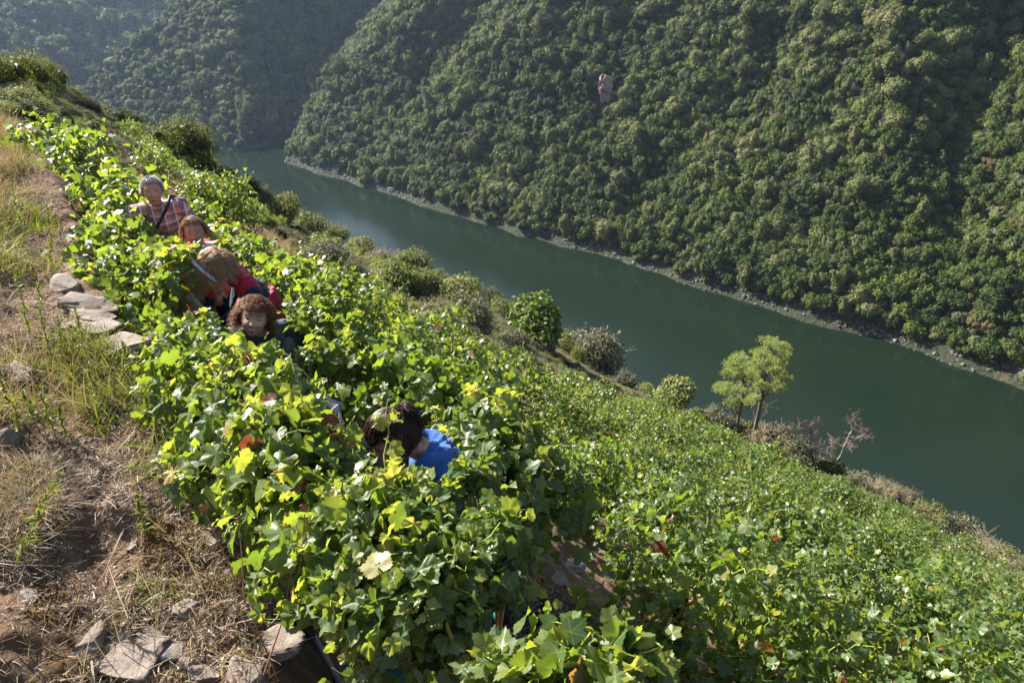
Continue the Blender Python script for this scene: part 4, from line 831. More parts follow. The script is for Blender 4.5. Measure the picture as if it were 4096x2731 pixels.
def ground_pts(poly, n, rng, fn=None):
    """random ground points whose picture position falls in the polygon (drawn in the 2352 px view), evenly over the ground"""
    poly = np.array(poly, float) * K4; hs = [hill_hit(a, min(b_, 740)) for a, b_ in poly]; hs = np.array([h for h in hs if h is not None]); lo = hs.min(0) - 0.3; hi = hs.max(0) + 0.3; out = []; tot = 0
    while tot < n:
        x = rng.uniform(lo[0], hi[0], 60000); y = rng.uniform(lo[1], hi[1], 60000); z = hill_z(x, y); p = np.stack([x, y, z], -1); u, v, f = project(p)
        ins = np.zeros(len(x), bool); j = len(poly) - 1
        for i in range(len(poly)):
            a, b_ = poly[i], poly[j]; c = ((a[1] > v) != (b_[1] > v)) & (u < (b_[0] - a[0]) * (v - a[1]) / (b_[1] - a[1] + 1e-9) + a[0]); ins ^= c; j = i
        ins &= f > 0.4
        if fn is not None: ins &= rng.random(len(x)) < fn(x, y)
        out.append(p[ins]); tot += int(ins.sum())
        if ins.sum() < 5 and len(out) > 60: break
    return np.concatenate(out)[:n]
def grass_obj(name, polys, m, label, rng, kind='stuff'):
    Vs = []; Fs = []; Rr = []; n0 = 0
    for poly, n, (l0, l1), w_, lean, upd, rb in polys:
        clump = lambda x, y: np.clip(0.5 + 2.2 * fbm(x * 1.6, y * 1.6, 33, 3), 0.02, 1)
        p = ground_pts(poly, n, rng, clump if rb != 'even' else None); n = len(p)
        d = unit(rng.normal(size=(n, 3)) * lean + [0, 0, upd]); L_ = rng.uniform(l0, l1, n); V, F, sg = blades(p, d, L_, np.full(n, w_) * rng.uniform(0.6, 1.4, n), rng)
        Vs.append(V); Fs.append(F + n0); n0 += len(V); r_ = np.clip(rng.normal(0.5, 0.25, n), 0, 1); Rr.append(np.tile(r_, sg))
    me = mesh_np(name, np.concatenate(Vs), np.concatenate(Fs), m, fattr={'rnd': np.concatenate(Rr)}); return tag(link(name, me), label, 'grass', kind=kind)
gg = np.random.default_rng(8)
BANK = [(-200, 230), (60, 270), (130, 420), (170, 560), (150, 640), (230, 780), (350, 960), (430, 1080), (470, 1180), (600, 1330), (600, 1600), (-200, 1600)]
UPPER = [(-200, 240), (30, 255), (60, 330), (100, 420), (150, 560), (150, 620), (110, 700), (160, 790), (330, 900), (420, 1060), (250, 1060), (150, 960), (-200, 1000)]
TOPG = [(-60, 235), (20, 250), (40, 320), (60, 400), (50, 520), (-60, 560)]
MIDG = [(120, 760), (260, 780), (350, 900), (430, 1080), (380, 1130), (260, 1050), (180, 930)]
LOWB = [(-200, 1000), (250, 1060), (420, 1080), (620, 1330), (620, 1600), (-200, 1600)]
grass_obj('dry_grass', [(UPPER, 19000, (0.05, 0.20), 0.004, 0.7, 0.9, 'c'), (UPPER, 1600, (0.22, 0.5), 0.0035, 0.35, 1.0, 'c'), (LOWB, 260, (0.15, 0.45), 0.003, 0.7, 0.8, 'c'), (TOPG, 9000, (0.08, 0.42), 0.005, 0.5, 1.0, 'c'), (LOWB, 3500, (0.02, 0.09), 0.003, 1.2, 0.5, 'c'), ([(-60, 1150), (60, 1050), (150, 1100), (130, 1250), (-60, 1300)], 1800, (0.06, 0.22), 0.003, 1.0, 0.6, 'even'),
    ([(440, 1120), (560, 1250), (640, 1420), (560, 1440), (420, 1250)], 900, (0.05, 0.14), 0.002, 0.9, 0.7, 'even')], M_DRY, 'dry brown and straw coloured grass on the bank left of the vines', gg)
grass_obj('green_grass', [(UPPER, 4200, (0.06, 0.20), 0.0055, 0.5, 1.0, 'c'), (MIDG, 2000, (0.05, 0.26), 0.006, 0.7, 1.0, 'c'), ([(-60, 480), (60, 470), (160, 560), (140, 640), (60, 640), (-60, 620)], 1500, (0.08, 0.34), 0.006, 0.6, 1.0, 'c'), ([(300, 1330), (420, 1330), (420, 1400), (300, 1400)], 90, (0.05, 0.18), 0.005, 0.8, 0.8, 'even')], M_GRN, 'green grass growing in patches on the bank left of the vines', gg)
STRIP = [(560, 560), (650, 520), (800, 580), (1000, 650), (1200, 745), (1420, 870), (1500, 900), (1150, 822), (1000, 740), (820, 690), (700, 630)]
grass_obj('dry_slope_grass', [(STRIP, 30000, (0.2, 0.6), 0.018, 0.5, 1.0, 'c'), ([(180, 230), (400, 370), (560, 450), (640, 520), (520, 520), (380, 420), (250, 330), (100, 250)], 6000, (0.15, 0.45), 0.018, 0.5, 1.0, 'c')], M_DRY, 'pale dry grass on the rough strip between the vineyard and the crest', gg)
# broken straw, twigs and leaf litter on the soil
def litter(polys, rng):
    Vs = []; Fs = []; Rr = []; n0 = 0
    for poly, n, (l0, l1), w_ in polys:
        p = ground_pts(poly, n, rng, lambda x, y: np.clip(0.55 + 1.8 * fbm(x * 3, y * 3, 13, 3), 0.05, 1)); n = len(p); a = rng.uniform(0, 6.28, n); d = unit(np.stack([np.cos(a), np.sin(a), rng.normal(0, 0.22, n)], -1)); L_ = rng.uniform(l0, l1, n)
        V, F, sg = blades(p + [0, 0, 0.008], d, L_, np.full(n, w_) * rng.uniform(0.5, 1.6, n), rng, 2, 0.05); Vs.append(V); Fs.append(F + n0); n0 += len(V); Rr.append(np.tile(np.clip(rng.normal(0.5, 0.28, n), 0, 1), sg))
    return mesh_np('litter', np.concatenate(Vs), np.concatenate(Fs), M_STRAW, fattr={'rnd': np.concatenate(Rr)})
tag(link('straw_litter', litter([(BANK, 30000, (0.015, 0.08), 0.003), (LOWB, 12000, (0.01, 0.06), 0.003), (BANK, 500, (0.10, 0.35), 0.006), ([(-60, 1000), (110, 1020), (160, 1150), (60, 1300), (-60, 1300)], 5000, (0.04, 0.16), 0.003), ([(980, 1290), (1180, 1300), (1320, 1380), (1330, 1520), (1200, 1568), (1000, 1500)], 6000, (0.02, 0.08), 0.004), ([(780, 980), (880, 960), (900, 1080), (800, 1080)], 900, (0.02, 0.08), 0.004)], gg)), 'dry straw, twigs and leaf litter strewn over the soil', 'litter', kind='stuff')
# pebbles and clods
def pebbles(n, rng):
    p = ground_pts(BANK, n, rng, lambda x, y: np.clip(0.5 + 2 * fbm(x * 2, y * 2, 23, 2), 0.02, 1)); v, f = ico(1); s = rng.uniform(0.003, 0.012, len(p)) ** 1.0
    q = v[None] * (1 + 0.25 * rng.normal(size=(len(p), len(v), 1))) * s[:, None, None] * np.array([1, 1, .7]); V = (q + p[:, None]).reshape(-1, 3); F = (f[None] + (np.arange(len(p)) * len(v))[:, None, None]).reshape(-1, 3)
    return mesh_np('pebbles', V, F, simple_mat('gravel', (0.30, 0.24, 0.20), 0.9, 0.5, 40))
tag(link('gravel', pebbles(4500, gg)), 'small pebbles and clods on the bare path', 'gravel', kind='stuff')
# brown moss patches
def moss(rng):
    Vs = []; Fs = []; n0 = 0
    for poly, n in (([(330, 1180), (420, 1220), (470, 1300), (520, 1400), (500, 1440), (420, 1400), (380, 1330), (330, 1300)], 1500), ([(60, 1330), (160, 1360), (190, 1440), (60, 1420)], 350)):
        p = ground_pts(poly, n, rng, lambda x, y: np.clip(0.4 + 2 * fbm(x * 4, y * 4, 53, 2), 0.05, 1)); n = len(p); V, F = quad_cloud(p + np.stack([p[:, 0] * 0, p[:, 0] * 0, rng.uniform(0, 0.02, n)], -1), unit(rng.normal(size=(n, 3)) + [0, 0, .5]), 0.014, rng, 0.5); Vs.append(V); Fs.append(F + n0); n0 += len(V)
    return mesh_np('moss', np.concatenate(Vs), np.concatenate(Fs), simple_mat('brown_moss', (0.13, 0.075, 0.02), 0.9, 0.5, 30))
tag(link('moss', moss(gg)), 'rusty brown moss on the soil around the small grey stone', 'moss', kind='stuff')
# tall feathery weeds: base and tip in the 2352 px view
WEEDS = [((70, 770), (30, 610), 'feathery weed in the upper group at the left edge'), ((120, 850), (85, 640), 'tall feathery weed above the big boulder'), ((150, 840), (130, 720), 'feathery weed right of the big boulder'), ((50, 1000), (0, 870), 'leaning green weed at the left edge below the big boulder'), ((90, 990), (50, 890), 'narrow leaved weed behind the mottled boulder'),
 ((130, 1005), (85, 880), 'narrow leaved weed, second right of the mottled boulder'), ((160, 1010), (130, 930), 'short weed with broad tips above the bare path'), ((40, 1300), (140, 1085), 'long weed with drooping tip leaning right over the bare path'), ((335, 1235), (310, 1130), 'bright green weed standing alone on the bare soil'), ((560, 1215), (545, 1150), 'small narrow leaved weed at the foot of the vines'),
 ((60, 560), (20, 400), 'tall green weed in the grass at the upper left'), ((120, 600), (110, 470), 'green weed beside the dark vines'), ((200, 820), (170, 700), 'weed growing among the flat stones'), ((290, 900), (280, 780), 'slim weed in the green grass below the flat stones'), ((350, 990), (330, 880), 'slim weed at the edge of the vines'), ((230, 930), (200, 830), 'weed in the middle of the green grass'), ((390, 1060), (370, 960), 'grassy weed where the vines meet the bare soil')]
for k, (b0, b1, lab) in enumerate(WEEDS):
    rg = np.random.default_rng(900 + k); p = hill_hit(b0[0] * K4, b0[1] * K4)
    if p is None: continue
    d = ray(b1[0] * K4, b1[1] * K4); tip = d * (p[1] + 0.02) / d[1] - p; Ln = np.linalg.norm(tip); st = Acc(); t = np.linspace(0, 1, 9)[:, None]
    path = tip * t + np.array([0, 0, 0.10 * Ln]) * (t * (1 - t)) * 2 + rg.normal(size=(9, 3)) * 0.006; V, F = tube(path, np.linspace(0.003, 0.0012, 9), 4); st.add(V, F, 1)
    lf = Acc(); n = 110; tt = rg.uniform(0.12, 1, n); c = np.stack([np.interp(tt, t[:, 0], path[:, i]) for i in range(3)], -1); ax = unit(tip); dd = unit(rg.normal(size=(n, 3)) + ax * 0.9); L_ = rg.uniform(0.03, 0.075, n) * (1.15 - 0.7 * tt) * min(1.2, 0.6 + Ln)
    V, F, sg = blades(c, dd, L_, np.full(n, 0.008), rg, 3, 0.3); lf.add(V, F, 0, np.tile(np.clip(rg.normal(0.5, 0.2, n), 0, 1), sg))
    o = empty('weed', p); tag(o, lab, 'weed'); link('stem', st.mesh('weed_stem', [M_CANE_GREEN, M_CANE_GREEN]), o); link('leaves', lf.mesh('weed_leaves', [M_GRN]), o)
# dried wild carrot heads on thin stalks
M_STALK = simple_mat('dry_stalk', (0.34, 0.19, 0.11), 0.7, 0.3, 20)
def carrot(base, pts, heads, lab, seed):
    rg = np.random.default_rng(seed); p = hill_hit(base[0] * K4, min(base[1] * K4, 681)); o = empty('wild_carrot', p); tag(o, lab, 'dried flower'); ac = Acc()
    def at(u, v, dy=0): d = ray(u * K4, v * K4); return d * (p[1] + dy) / d[1] - p
    for k, st_ in enumerate(pts):
        W = np.array([at(a, b_, 0.02 * i) for i, (a, b_) in enumerate(st_)]); V, F = tube(W, np.linspace(0.0032, 0.0018, len(W)) * (1 if k == 0 else .7), 5); ac.add(V, F, 0)
    link('stalk', ac.mesh('stalk', [M_STALK]), o)
    for (a, b_, r) in heads:
        c = at(a, b_, 0.04); hd = Acc(); rr = r * K4 / FPX * 2.1
        for j in range(46):
            an = rg.uniform(0, 6.28); m_ = rg.uniform(0.3, 1); pr = [(0, 0, -1), (0.75 * m_, 0, -0.3), (0.95 * m_, 0, 0.35), (0.45 * m_, 0, 0.75)]; W = np.array([(x * math.cos(an), x * math.sin(an), z) for x, _, z in pr]) * rr; V, F = tube(W + c, [rr * .04] * 3 + [rr * .09], 3); hd.add(V, F, 0)
        link('seed_head', hd.mesh('seed_head', [M_STALK]), o)
carrot((640, 1565), [[(640, 1565), (590, 1440), (540, 1330), (500, 1240), (473, 1180)], [(560, 1370), (555, 1270), (548, 1195)], [(600, 1460), (560, 1420), (545, 1405)]], [(470, 1165, 13), (548, 1185, 6), (546, 1402, 9)], 'dried wild carrot with a closed brown seed head left of the vines', 1)
carrot((600, 1565), [[(600, 1565), (650, 1420), (690, 1300), (700, 1180)], [(650, 1420), (670, 1310), (700, 1230)]], [(698, 1165, 12), (660, 1180, 7)], 'dried wild carrot stalk rising in front of the vine leaves', 2)
# grey pipe, stake, crates
M_PIPE = simple_mat('grey_plastic', (0.30, 0.29, 0.27), 0.55, 0.12, 10, 0.4)
pa = hill_hit(700 * K4, 1440 * K4); pb = hill_hit(772 * K4, 1560 * K4); pc = hill_hit(800 * K4, 1568 * K4)
W = np.array([pa + [0, .1, .10], pa + [0, 0, 0.07], (pa + pb) / 2 + [0, 0, .07], pb + [0, 0, .05], pb + (pb - pa) * 0.6]); root = pa.copy(); V, F = tube(W - root, 0.0135, 14)
ac = Acc(); ac.add(V, F, 0); tag(link('pipe', ac.mesh('pipe', [M_PIPE], True), None, root), 'grey irrigation pipe coming out from under the vines at the bottom', 'pipe')
M_RUSTY = simple_mat('rusty_iron', (0.09, 0.045, 0.03), 0.8, 0.4, 60)
h_ = P(219, 405, 3.3); zb = float(hill_z(h_[0], h_[1])); ac = Acc(); V, F = tube([(0, 0, 0), (0.01, 0, 0.5), (0.0, 0, h_[2] - zb + 0.15)], 0.008, 8); ac.add(V, F)
for z in np.arange(0.1, h_[2] - zb + 0.12, 0.02): V, F = tube([(0.006, 0, z), (0.006, 0, z + 0.006)], 0.0105, 8); ac.add(V, F)
tag(link('stake', ac.mesh('stake', [M_RUSTY]), None, (h_[0], h_[1], zb)), 'rusty ribbed iron stake among the vines in front of the curly haired woman', 'stake')
for k, (dx, dy, hh_, rr_, lab) in enumerate(((1527, 913, .9, .02, 'thin grey vineyard stake at the upper edge of the rows by the fig tree'), (1790, 1036, .8, .03, 'pale stake at the vineyard edge below the pines'), (1759, 1022, .8, .025, 'shorter pale stake at the vineyard edge left of its neighbour'), (1851, 1054, .9, .07, 'reddish brown leaning post at the vineyard edge by the dead trees'))):
    h_ = hit_down(dx * K4, dy * K4); ac = Acc(); V, F = tube([(0, 0, -0.2), (0.03, 0, hh_ * 0.5), (0.12, 0, hh_ + 0.5)], rr_, 7); ac.add(V, F); tag(link('stake', ac.mesh('stake', [M_RUSTY if k == 3 else M_DEAD]), None, h_), lab, 'stake')
def box_frame(ac, dims, wall=0.006, slots=5):
    w, d, h = dims
    def bx(x0, x1, y0, y1, z0, z1):
        v = np.array([(x, y, z) for z in (z0, z1) for y in (y0, y1) for x in (x0, x1)]); ac.add(v, np.array([[0, 2, 3, 1], [4, 5, 7, 6], [0, 1, 5, 4], [2, 6, 7, 3], [0, 4, 6, 2], [1, 3, 7, 5]]))
    bx(-w / 2, w / 2, -d / 2, d / 2, 0, wall)
    for s in (-1, 1):
        for z0, z1 in ((0.01, 0.045), (h * 0.42, h * 0.5), (h - 0.045, h)):
            bx(-w / 2 - .001, w / 2 + .001, s * d / 2 - wall / 2, s * d / 2 + wall / 2, z0, z1); bx(s * w / 2 - wall / 2, s * w / 2 + wall / 2, -d / 2 + wall, d / 2 - wall, z0, z1)
        for k in range(slots * 2 + 1):
            x = -w / 2 + w * k / (slots * 2); bx(x - .006, x + .006, s * (d / 2 - 0.002) - wall / 3, s * (d / 2 - 0.002) + wall / 3, 0.04, h - 0.04)
        for k in range(slots + 1):
            y = -d / 2 + d * k / slots * 0.98 + 0.004; bx(s * (w / 2 - 0.002) - wall / 3, s * (w / 2 - 0.002) + wall / 3, y - .006, y + .006, 0.04, h - 0.04)
    bx(-w / 2 - .012, w / 2 + .012, -d / 2 - .012, -d / 2 - .004, h - .012, h + .002); bx(-w / 2 - .012, w / 2 + .012, d / 2 + .004, d / 2 + .012, h - .012, h + .002)
M_TEAL = simple_mat('teal_plastic', (0.02, 0.13, 0.13), 0.4, 0.1, 5, 0.5); M_GREYPL = simple_mat('pale_grey_plastic', (0.42, 0.44, 0.48), 0.45, 0.1, 5, 0.5)
ac = Acc(); box_frame(ac, (0.52, 0.36, 0.28)); c_ = P(426, 650, 2.42); tag(link('crate', ac.mesh('crate', [M_TEAL]), None, (c_[0], c_[1], c_[2] - 0.2), (0, 0, R(25))), 'teal slatted plastic crate hidden under the vines at the bottom', 'crate')
ac = Acc(); box_frame(ac, (0.50, 0.34, 0.26)); c_ = P(278, 416, 3.35); cr = link('crate', ac.mesh('crate', [M_GREYPL]), None, (c_[0], c_[1], c_[2] - 0.20), (0, 0, R(-30))); tag(cr, 'pale grey crate of dark grapes below the curly haired woman', 'crate')
M_GRAPE = simple_mat('dark_grapes', (0.018, 0.016, 0.045), 0.35, 0.3, 60, 0.5)
def grape_bunch(n, rng, rad=0.055, L_=0.13):
    v, f = ico(2); ac = Acc()
    for _ in range(n):
        t = rng.random(); a = rng.uniform(0, 6.28); r = rad * (1 - t * 0.75) * math.sqrt(rng.random()); ac.add(v * 0.0085 + [r * math.cos(a), r * math.sin(a), -L_ * t], f)
    V, F = tube([(0, 0, -0.01), (0, 0, 0.03), (0.01, 0, 0.05)], 0.0022, 5); ac.add(V, F, 1); return ac
gm = grape_bunch(90, np.random.default_rng(4)).mesh('grape_bunch', [M_GRAPE, M_CANE_GREEN], True)
for k, (dx, dy, lab) in enumerate(((-.13, .02, 'left bunch of dark grapes heaped in the grey crate'), (0.0, -.03, 'middle bunch of dark grapes heaped in the grey crate'), (.12, .04, 'right bunch of dark grapes heaped in the grey crate'))):
    ca, sa_ = math.cos(R(-30)), math.sin(R(-30)); o = link('grape_bunch', gm, None, (c_[0] + dx * ca - dy * sa_, c_[1] + dx * sa_ + dy * ca, c_[2] + 0.06), (R(85), 0, k * 1.3), 1.25); tag(o, lab, 'grapes')

# ------------------------------------------------------------------ people
import bmesh
def voxelise(name, ac, mats, vox=0.008, smooth=3, noise_amp=0.0, nscale=18, seed=0):
    me0 = ac.mesh('tmp', [mats[0]]); o = D.objects.new('tmp', me0); COL.objects.link(o)
    r = o.modifiers.new('r', 'REMESH'); r.mode = 'VOXEL'; r.voxel_size = vox; r.use_smooth_shade = True
    if smooth: m_ = o.modifiers.new('s', 'SMOOTH'); m_.factor = 0.5; m_.iterations = smooth
    dg = bpy.context.evaluated_depsgraph_get(); me = D.meshes.new_from_object(o.evaluated_get(dg)); me.name = name
    D.objects.remove(o); D.meshes.remove(me0); me.materials.clear()
    for m_ in mats: me.materials.append(m_)
    n = len(me.vertices)
    if noise_amp:
        co = np.empty(n * 3); me.vertices.foreach_get('co', co); co = co.reshape(-1, 3); no = np.empty(n * 3); me.vertices.foreach_get('normal', no); no = no.reshape(-1, 3)
        w = fbm(co[:, 0] * nscale + co[:, 1] * nscale * .6 + seed, co[:, 2] * nscale * 0.7 - co[:, 1] * nscale * .5, seed, 3)
        co = co + no * (np.abs(w) * -1.6 + 0.25)[:, None] * noise_amp; me.vertices.foreach_set('co', co.ravel())
    me.polygons.foreach_set('use_smooth', np.ones(len(me.polygons), bool)); me.update(); return me
def caps(ac, a, ra, b_, rb, k=14, ell=None):
    """tapered capsule; ell = (side vector, factor) flattens the section"""
    a = np.asarray(a, float); b_ = np.asarray(b_, float); ax = b_ - a; L_ = np.linalg.norm(ax); ax = ax / max(L_, 1e-9); pts = []; rad = []
    for t in (-90, -65, -40, -18): pts.append(a + ax * ra * math.sin(R(t))); rad.append(ra * math.cos(R(t)) + 1e-4)
    for t in np.linspace(0, 1, 5): pts.append(a + ax * L_ * t); rad.append(ra + (rb - ra) * t)
    for t in (18, 40, 65, 90): pts.append(b_ + ax * rb * math.sin(R(t))); rad.append(rb * math.cos(R(t)) + 1e-4)
    V, F = tube(pts, rad, k); nv = len(V)
    F = np.concatenate([F]); ac.add(V, F); c0, c1 = nv - k, 0
    if True:
        f0 = np.array([[0, (i + 1) % k, i] for i in range(1, k - 1)]); f1 = np.array([[nv - k, nv - k + i, nv - k + i + 1] for i in range(1, k - 1)])
        ac.F3.append(np.array([[0, i + 1, i] for i in range(1, k - 1)]) + ac.n - nv); ac.m3.append(np.zeros(k - 2)); ac.r3.append(np.zeros(k - 2))
        ac.F3.append(f1 + ac.n - nv); ac.m3.append(np.zeros(k - 2)); ac.r3.append(np.zeros(k - 2))
def torso(ac, secs, k=20):
    """secs: (centre, side vector, half width, half depth); closed lofted barrel"""
    C_ = np.array([s_[0] for s_ in secs], float); ax = unit(np.gradient(C_, axis=0)); V = []; ph = np.linspace(0, 2 * np.pi, k, endpoint=False)
    C2 = []; 
    for i, (c, sd, w, d) in enumerate(secs):
        sd = np.asarray(sd, float); sd = unit(sd - ax[i] * (sd @ ax[i])); fr = np.cross(ax[i], sd)
        V.append(C_[i] + np.cos(ph)[:, None] * sd * w + np.sin(ph)[:, None] * fr * d)
    n = len(secs); V.insert(0, np.repeat(C_[:1] - ax[0] * 0.04, k, 0) + (V[0] - C_[0]) * 0.5); V.append(np.repeat(C_[-1:] + ax[-1] * 0.02, k, 0) + (V[-1] - C_[-1]) * 0.5); n += 2
    V = np.concatenate(V); i = np.arange(n - 1)[:, None] * k; j = np.arange(k)[None]; j2 = (j + 1) % k
    F = np.stack([i + j, i + j2, i + k + j2, i + k + j], -1).reshape(-1, 4); ac.add(V, F)
    for base, flip in ((0, 1), (len(V) - k, 0)):
        f = np.array([[0, q + 1, q] if flip else [0, q, q + 1] for q in range(1, k - 1)]) + base + ac.n - len(V); ac.F3.append(f); ac.m3.append(np.zeros(len(f))); ac.r3.append(np.zeros(len(f)))
def head_surface(d, smile=0.0, female=False):
    """unit directions -> points of a head, face towards -Y"""
    p = d * np.array([0.074, 0.095, 0.116]); x, y, z = p[:, 0], p[:, 1], p[:, 2]
    jaw = sstep(-0.02, -0.11, z); x = x * (1 - (0.26 if female else 0.18) * jaw); y = np.where(y > 0, y * (1.03 - 0.35 * jaw), y * (1 - 0.10 * jaw))
    p = np.stack([x, y, z], -1); fr = sstep(0.0, -0.04, y); g = lambda cx, cz, sx, sz: np.exp(-((x - cx) / sx) ** 2 - ((z - cz) / sz) ** 2) * fr
    o = 0.0
    nose = np.exp(-(x / np.where(z < -0.012, 0.0125, 0.0085)) ** 2) * np.interp(z, [-0.036, -0.028, -0.018, 0.02, 0.034], [0, 0.014, 0.021, 0.007, 0.0]) * fr
    o = o + nose + 0.005 * (g(0.02, -0.024, .008, .008) + g(-0.02, -0.024, .008, .008)) * 0.6
    for s_ in (-1, 1):
        o = o + 0.0055 * g(s_ * 0.03, 0.036, .020, .008) - 0.0095 * g(s_ * 0.031, 0.014, .017, .011) + (0.005 + 0.004 * smile) * g(s_ * 0.042, -0.02, .018, .018)
    o = o + 0.0065 * g(0, -0.052, .022, .005) + 0.006 * g(0, -0.066, .019, .005) - 0.004 * g(0, -0.059, .024, .0025) + 0.008 * g(0, -0.092, .020, .014) - 0.003 * g(0, -0.078, .022, .006)
    p[:, 1] -= o * 1.25; return p
def face_pt(x, z, off=0.0015, **k):
    """point on the front of the face at x,z"""
    x = np.atleast_1d(np.asarray(x, float)); z = np.atleast_1d(np.asarray(z, float)); ux, uz = x / 0.074, z / 0.116
    for _ in range(6):
        r2 = np.clip(1 - ux ** 2 - uz ** 2, 0.02, 1); d = np.stack([ux, -np.sqrt(r2), uz], -1); p = head_surface(d, **k); ux = ux + (x - p[:, 0]) / 0.074; uz = uz + (z - p[:, 2]) / 0.116
    p[:, 1] -= off; return p
def frame(fwd, up):
    f = unit(np.asarray(fwd, float)); u_ = np.asarray(up, float); u_ = unit(u_ - f * (u_ @ f)); x = np.cross(-f, u_); return np.stack([x, -f, u_], 0)      # rows: local x,y,z axes (face = -y)
def patch(ac, x, z, cx, cz, mi=0, off=0.002, rings=4, **k):
    """filled curved patch of the outline x,z"""
    n = len(x); V = [face_pt([cx], [cz], off, **k)]
    for r in range(1, rings + 1): t = r / rings; V.append(face_pt(cx + (x - cx) * t, cz + (z - cz) * t, off * (1 if r < rings else 0.2), **k))
    V = np.concatenate(V); j = np.arange(n); j2 = (j + 1) % n; ac.add(V, np.stack([0 * j, 1 + j, 1 + j2], -1), mi); m_ = ac.n - len(V)
    for r in range(rings - 1):
        a = 1 + r * n; F = np.stack([a + j, a + n + j, a + n + j2, a + j2], -1) + m_; ac.F4.append(F); ac.m4.append(np.full(n, mi)); ac.r4.append(np.zeros(n))
def skin_mat(name, col):
    m, nt, N, L, b = mat(name); f = noise(nt, 30, 4); L.new(ramp(nt, f, [(0.3, tuple(c * .86 for c in col)), (0.7, tuple(min(1, c * 1.1) for c in col))]), b.inputs['Base Color'])
    b.inputs['Roughness'].default_value = 0.5; b.inputs['Subsurface Weight'].default_value = 0.15; b.inputs['Subsurface Radius'].default_value = (0.02, 0.008, 0.004); return m
M_SKIN = skin_mat('skin_tanned', (0.45, 0.25, 0.18)); M_SKIN2 = skin_mat('skin_fair', (0.55, 0.33, 0.25))
M_LIP = simple_mat('lips', (0.42, 0.14, 0.12), 0.4, 0.1, 20, 0.5); M_MOUTH = simple_mat('mouth_inside', (0.09, 0.02, 0.02), 0.5, 0.1); M_TEETH = simple_mat('teeth', (0.75, 0.72, 0.66), 0.3, 0.05, 5, 0.5)
M_EYE = simple_mat('eye_white', (0.38, 0.35, 0.33), 0.2, 0.05, 5, 0.6); M_IRIS = simple_mat('iris', (0.035, 0.022, 0.015), 0.15, 0.1, 5, 0.6)
def cloth_mat(name, col, rough=0.85, var=0.12):
    m, nt, N, L, b = mat(name); f = noise(nt, 9, 5); L.new(ramp(nt, f, [(0.3, tuple(c * (1 - var) for c in col)), (0.7, tuple(c * (1 + var) for c in col))]), b.inputs['Base Color'])
    b.inputs['Roughness'].default_value = rough; b.inputs['Sheen Weight'].default_value = 0.15; b.inputs['Specular IOR Level'].default_value = 0.2; bump(nt, b, noise(nt, 22, 4, dist=0.6), 0.5, 0.012); return m
def hair_mat(name, cols):
    m, nt, N, L, b = mat(name); at = N.new('ShaderNodeAttribute'); at.attribute_name = 'rnd'; L.new(ramp(nt, at.outputs['Fac'], cols), b.inputs['Base Color']); b.inputs['Roughness'].default_value = 0.4; b.inputs['Specular IOR Level'].default_value = 0.6
    t = N.new('ShaderNodeBsdfTranslucent'); L.new(ramp(nt, at.outputs['Fac'], [(p_, tuple(min(1, x * 1.5) for x in c)) for p_, c in cols]), t.inputs['Color']); mx = N.new('ShaderNodeMixShader'); mx.inputs[0].default_value = 0.25
    L.new(b.outputs[0], mx.inputs[1]); L.new(t.outputs[0], mx.inputs[2]); L.new(mx.outputs[0], N['Material Output'].inputs['Surface']); return m
def hair_strands(rng, n, roots_fn, path_fn, w=0.0016, segs=9, wide=1.0):
    ac = Acc()
    for i in range(n):
        d = roots_fn(rng); pth = path_fn(d, rng, segs); V, F = tube(pth, np.linspace(w, w * 0.45, len(pth)) * wide, 3); ac.add(V, F, 0, np.full(len(F), np.clip(rng.normal(0.5, 0.22), 0, 1)))
    return ac
def scalp(rng, low=-0.25, front=0.42):
    while True:
        d = unit(rng.normal(size=3))
        if d[2] < low + 0.0: continue
        if d[1] < -0.2 and d[2] < front: continue
        return d
def scalp_shell(ac, off, zlow, front, seed, amp=0.006):
    v, f = ico(4); keepv = (v[:, 2] > zlow) & ~((v[:, 1] < -0.25) & (v[:, 2] < front)); F = f[keepv[f].all(1)]; p = head_surface(v) + v * off * (1 + 0.0 * v[:, :1]); p += v * (amp * fbm(v[:, 0] * 7 + seed, v[:, 2] * 7 + v[:, 1] * 5, seed, 3))[:, None]; ac.add(p, F, 0, 0.3)
def hand(ac, w, d, palm_n, size=1.0, curl=0.5, side=1, glove=0.0):
    """palm from wrist w in direction d; palm_n = palm normal; four fingers and a thumb"""
    d = unit(np.asarray(d, float)); n = np.asarray(palm_n, float); n = unit(n - d * (n @ d)); x = np.cross(d, n) * side; s_ = size
    for k, off in enumerate((-0.028, -0.010, 0.010, 0.028)): caps(ac, w + d * 0.012 * s_ + x * off * .6 * s_, 0.014 * s_ + glove, w + d * 0.082 * s_ + x * off * s_, 0.012 * s_ + glove)
    for k, (off, L_) in enumerate(zip((-0.031, -0.0105, 0.0105, 0.030), (0.055, 0.072, 0.076, 0.066))):
        p = w + d * 0.088 * s_ + x * off * s_; ang = 0.25 + curl * (0.8 + 0.12 * k); q = d
        for j, fr_ in enumerate((0.45, 0.32, 0.25)):
            a = ang * (j + 0.6) * 0.8; dd = d * math.cos(a) + n * math.sin(a) + x * off * 1.6; e = p + unit(dd) * L_ * fr_ * s_; caps(ac, p, (0.0088 - 0.0007 * j) * s_ + glove, e, (0.0082 - 0.0007 * j) * s_ + glove, 8); p = e
    t0 = w + d * 0.025 * s_ + x * 0.026 * s_; t1 = t0 + (d * 0.6 + x * 0.7 + n * 0.3) * 0.040 * s_; t2 = t1 + unit(d * 0.8 + x * 0.25 + n * 0.5) * 0.034 * s_; caps(ac, t0, 0.013 * s_ + glove, t1, 0.0105 * s_ + glove, 8); caps(ac, t1, 0.0105 * s_ + glove, t2, 0.0085 * s_ + glove, 8)
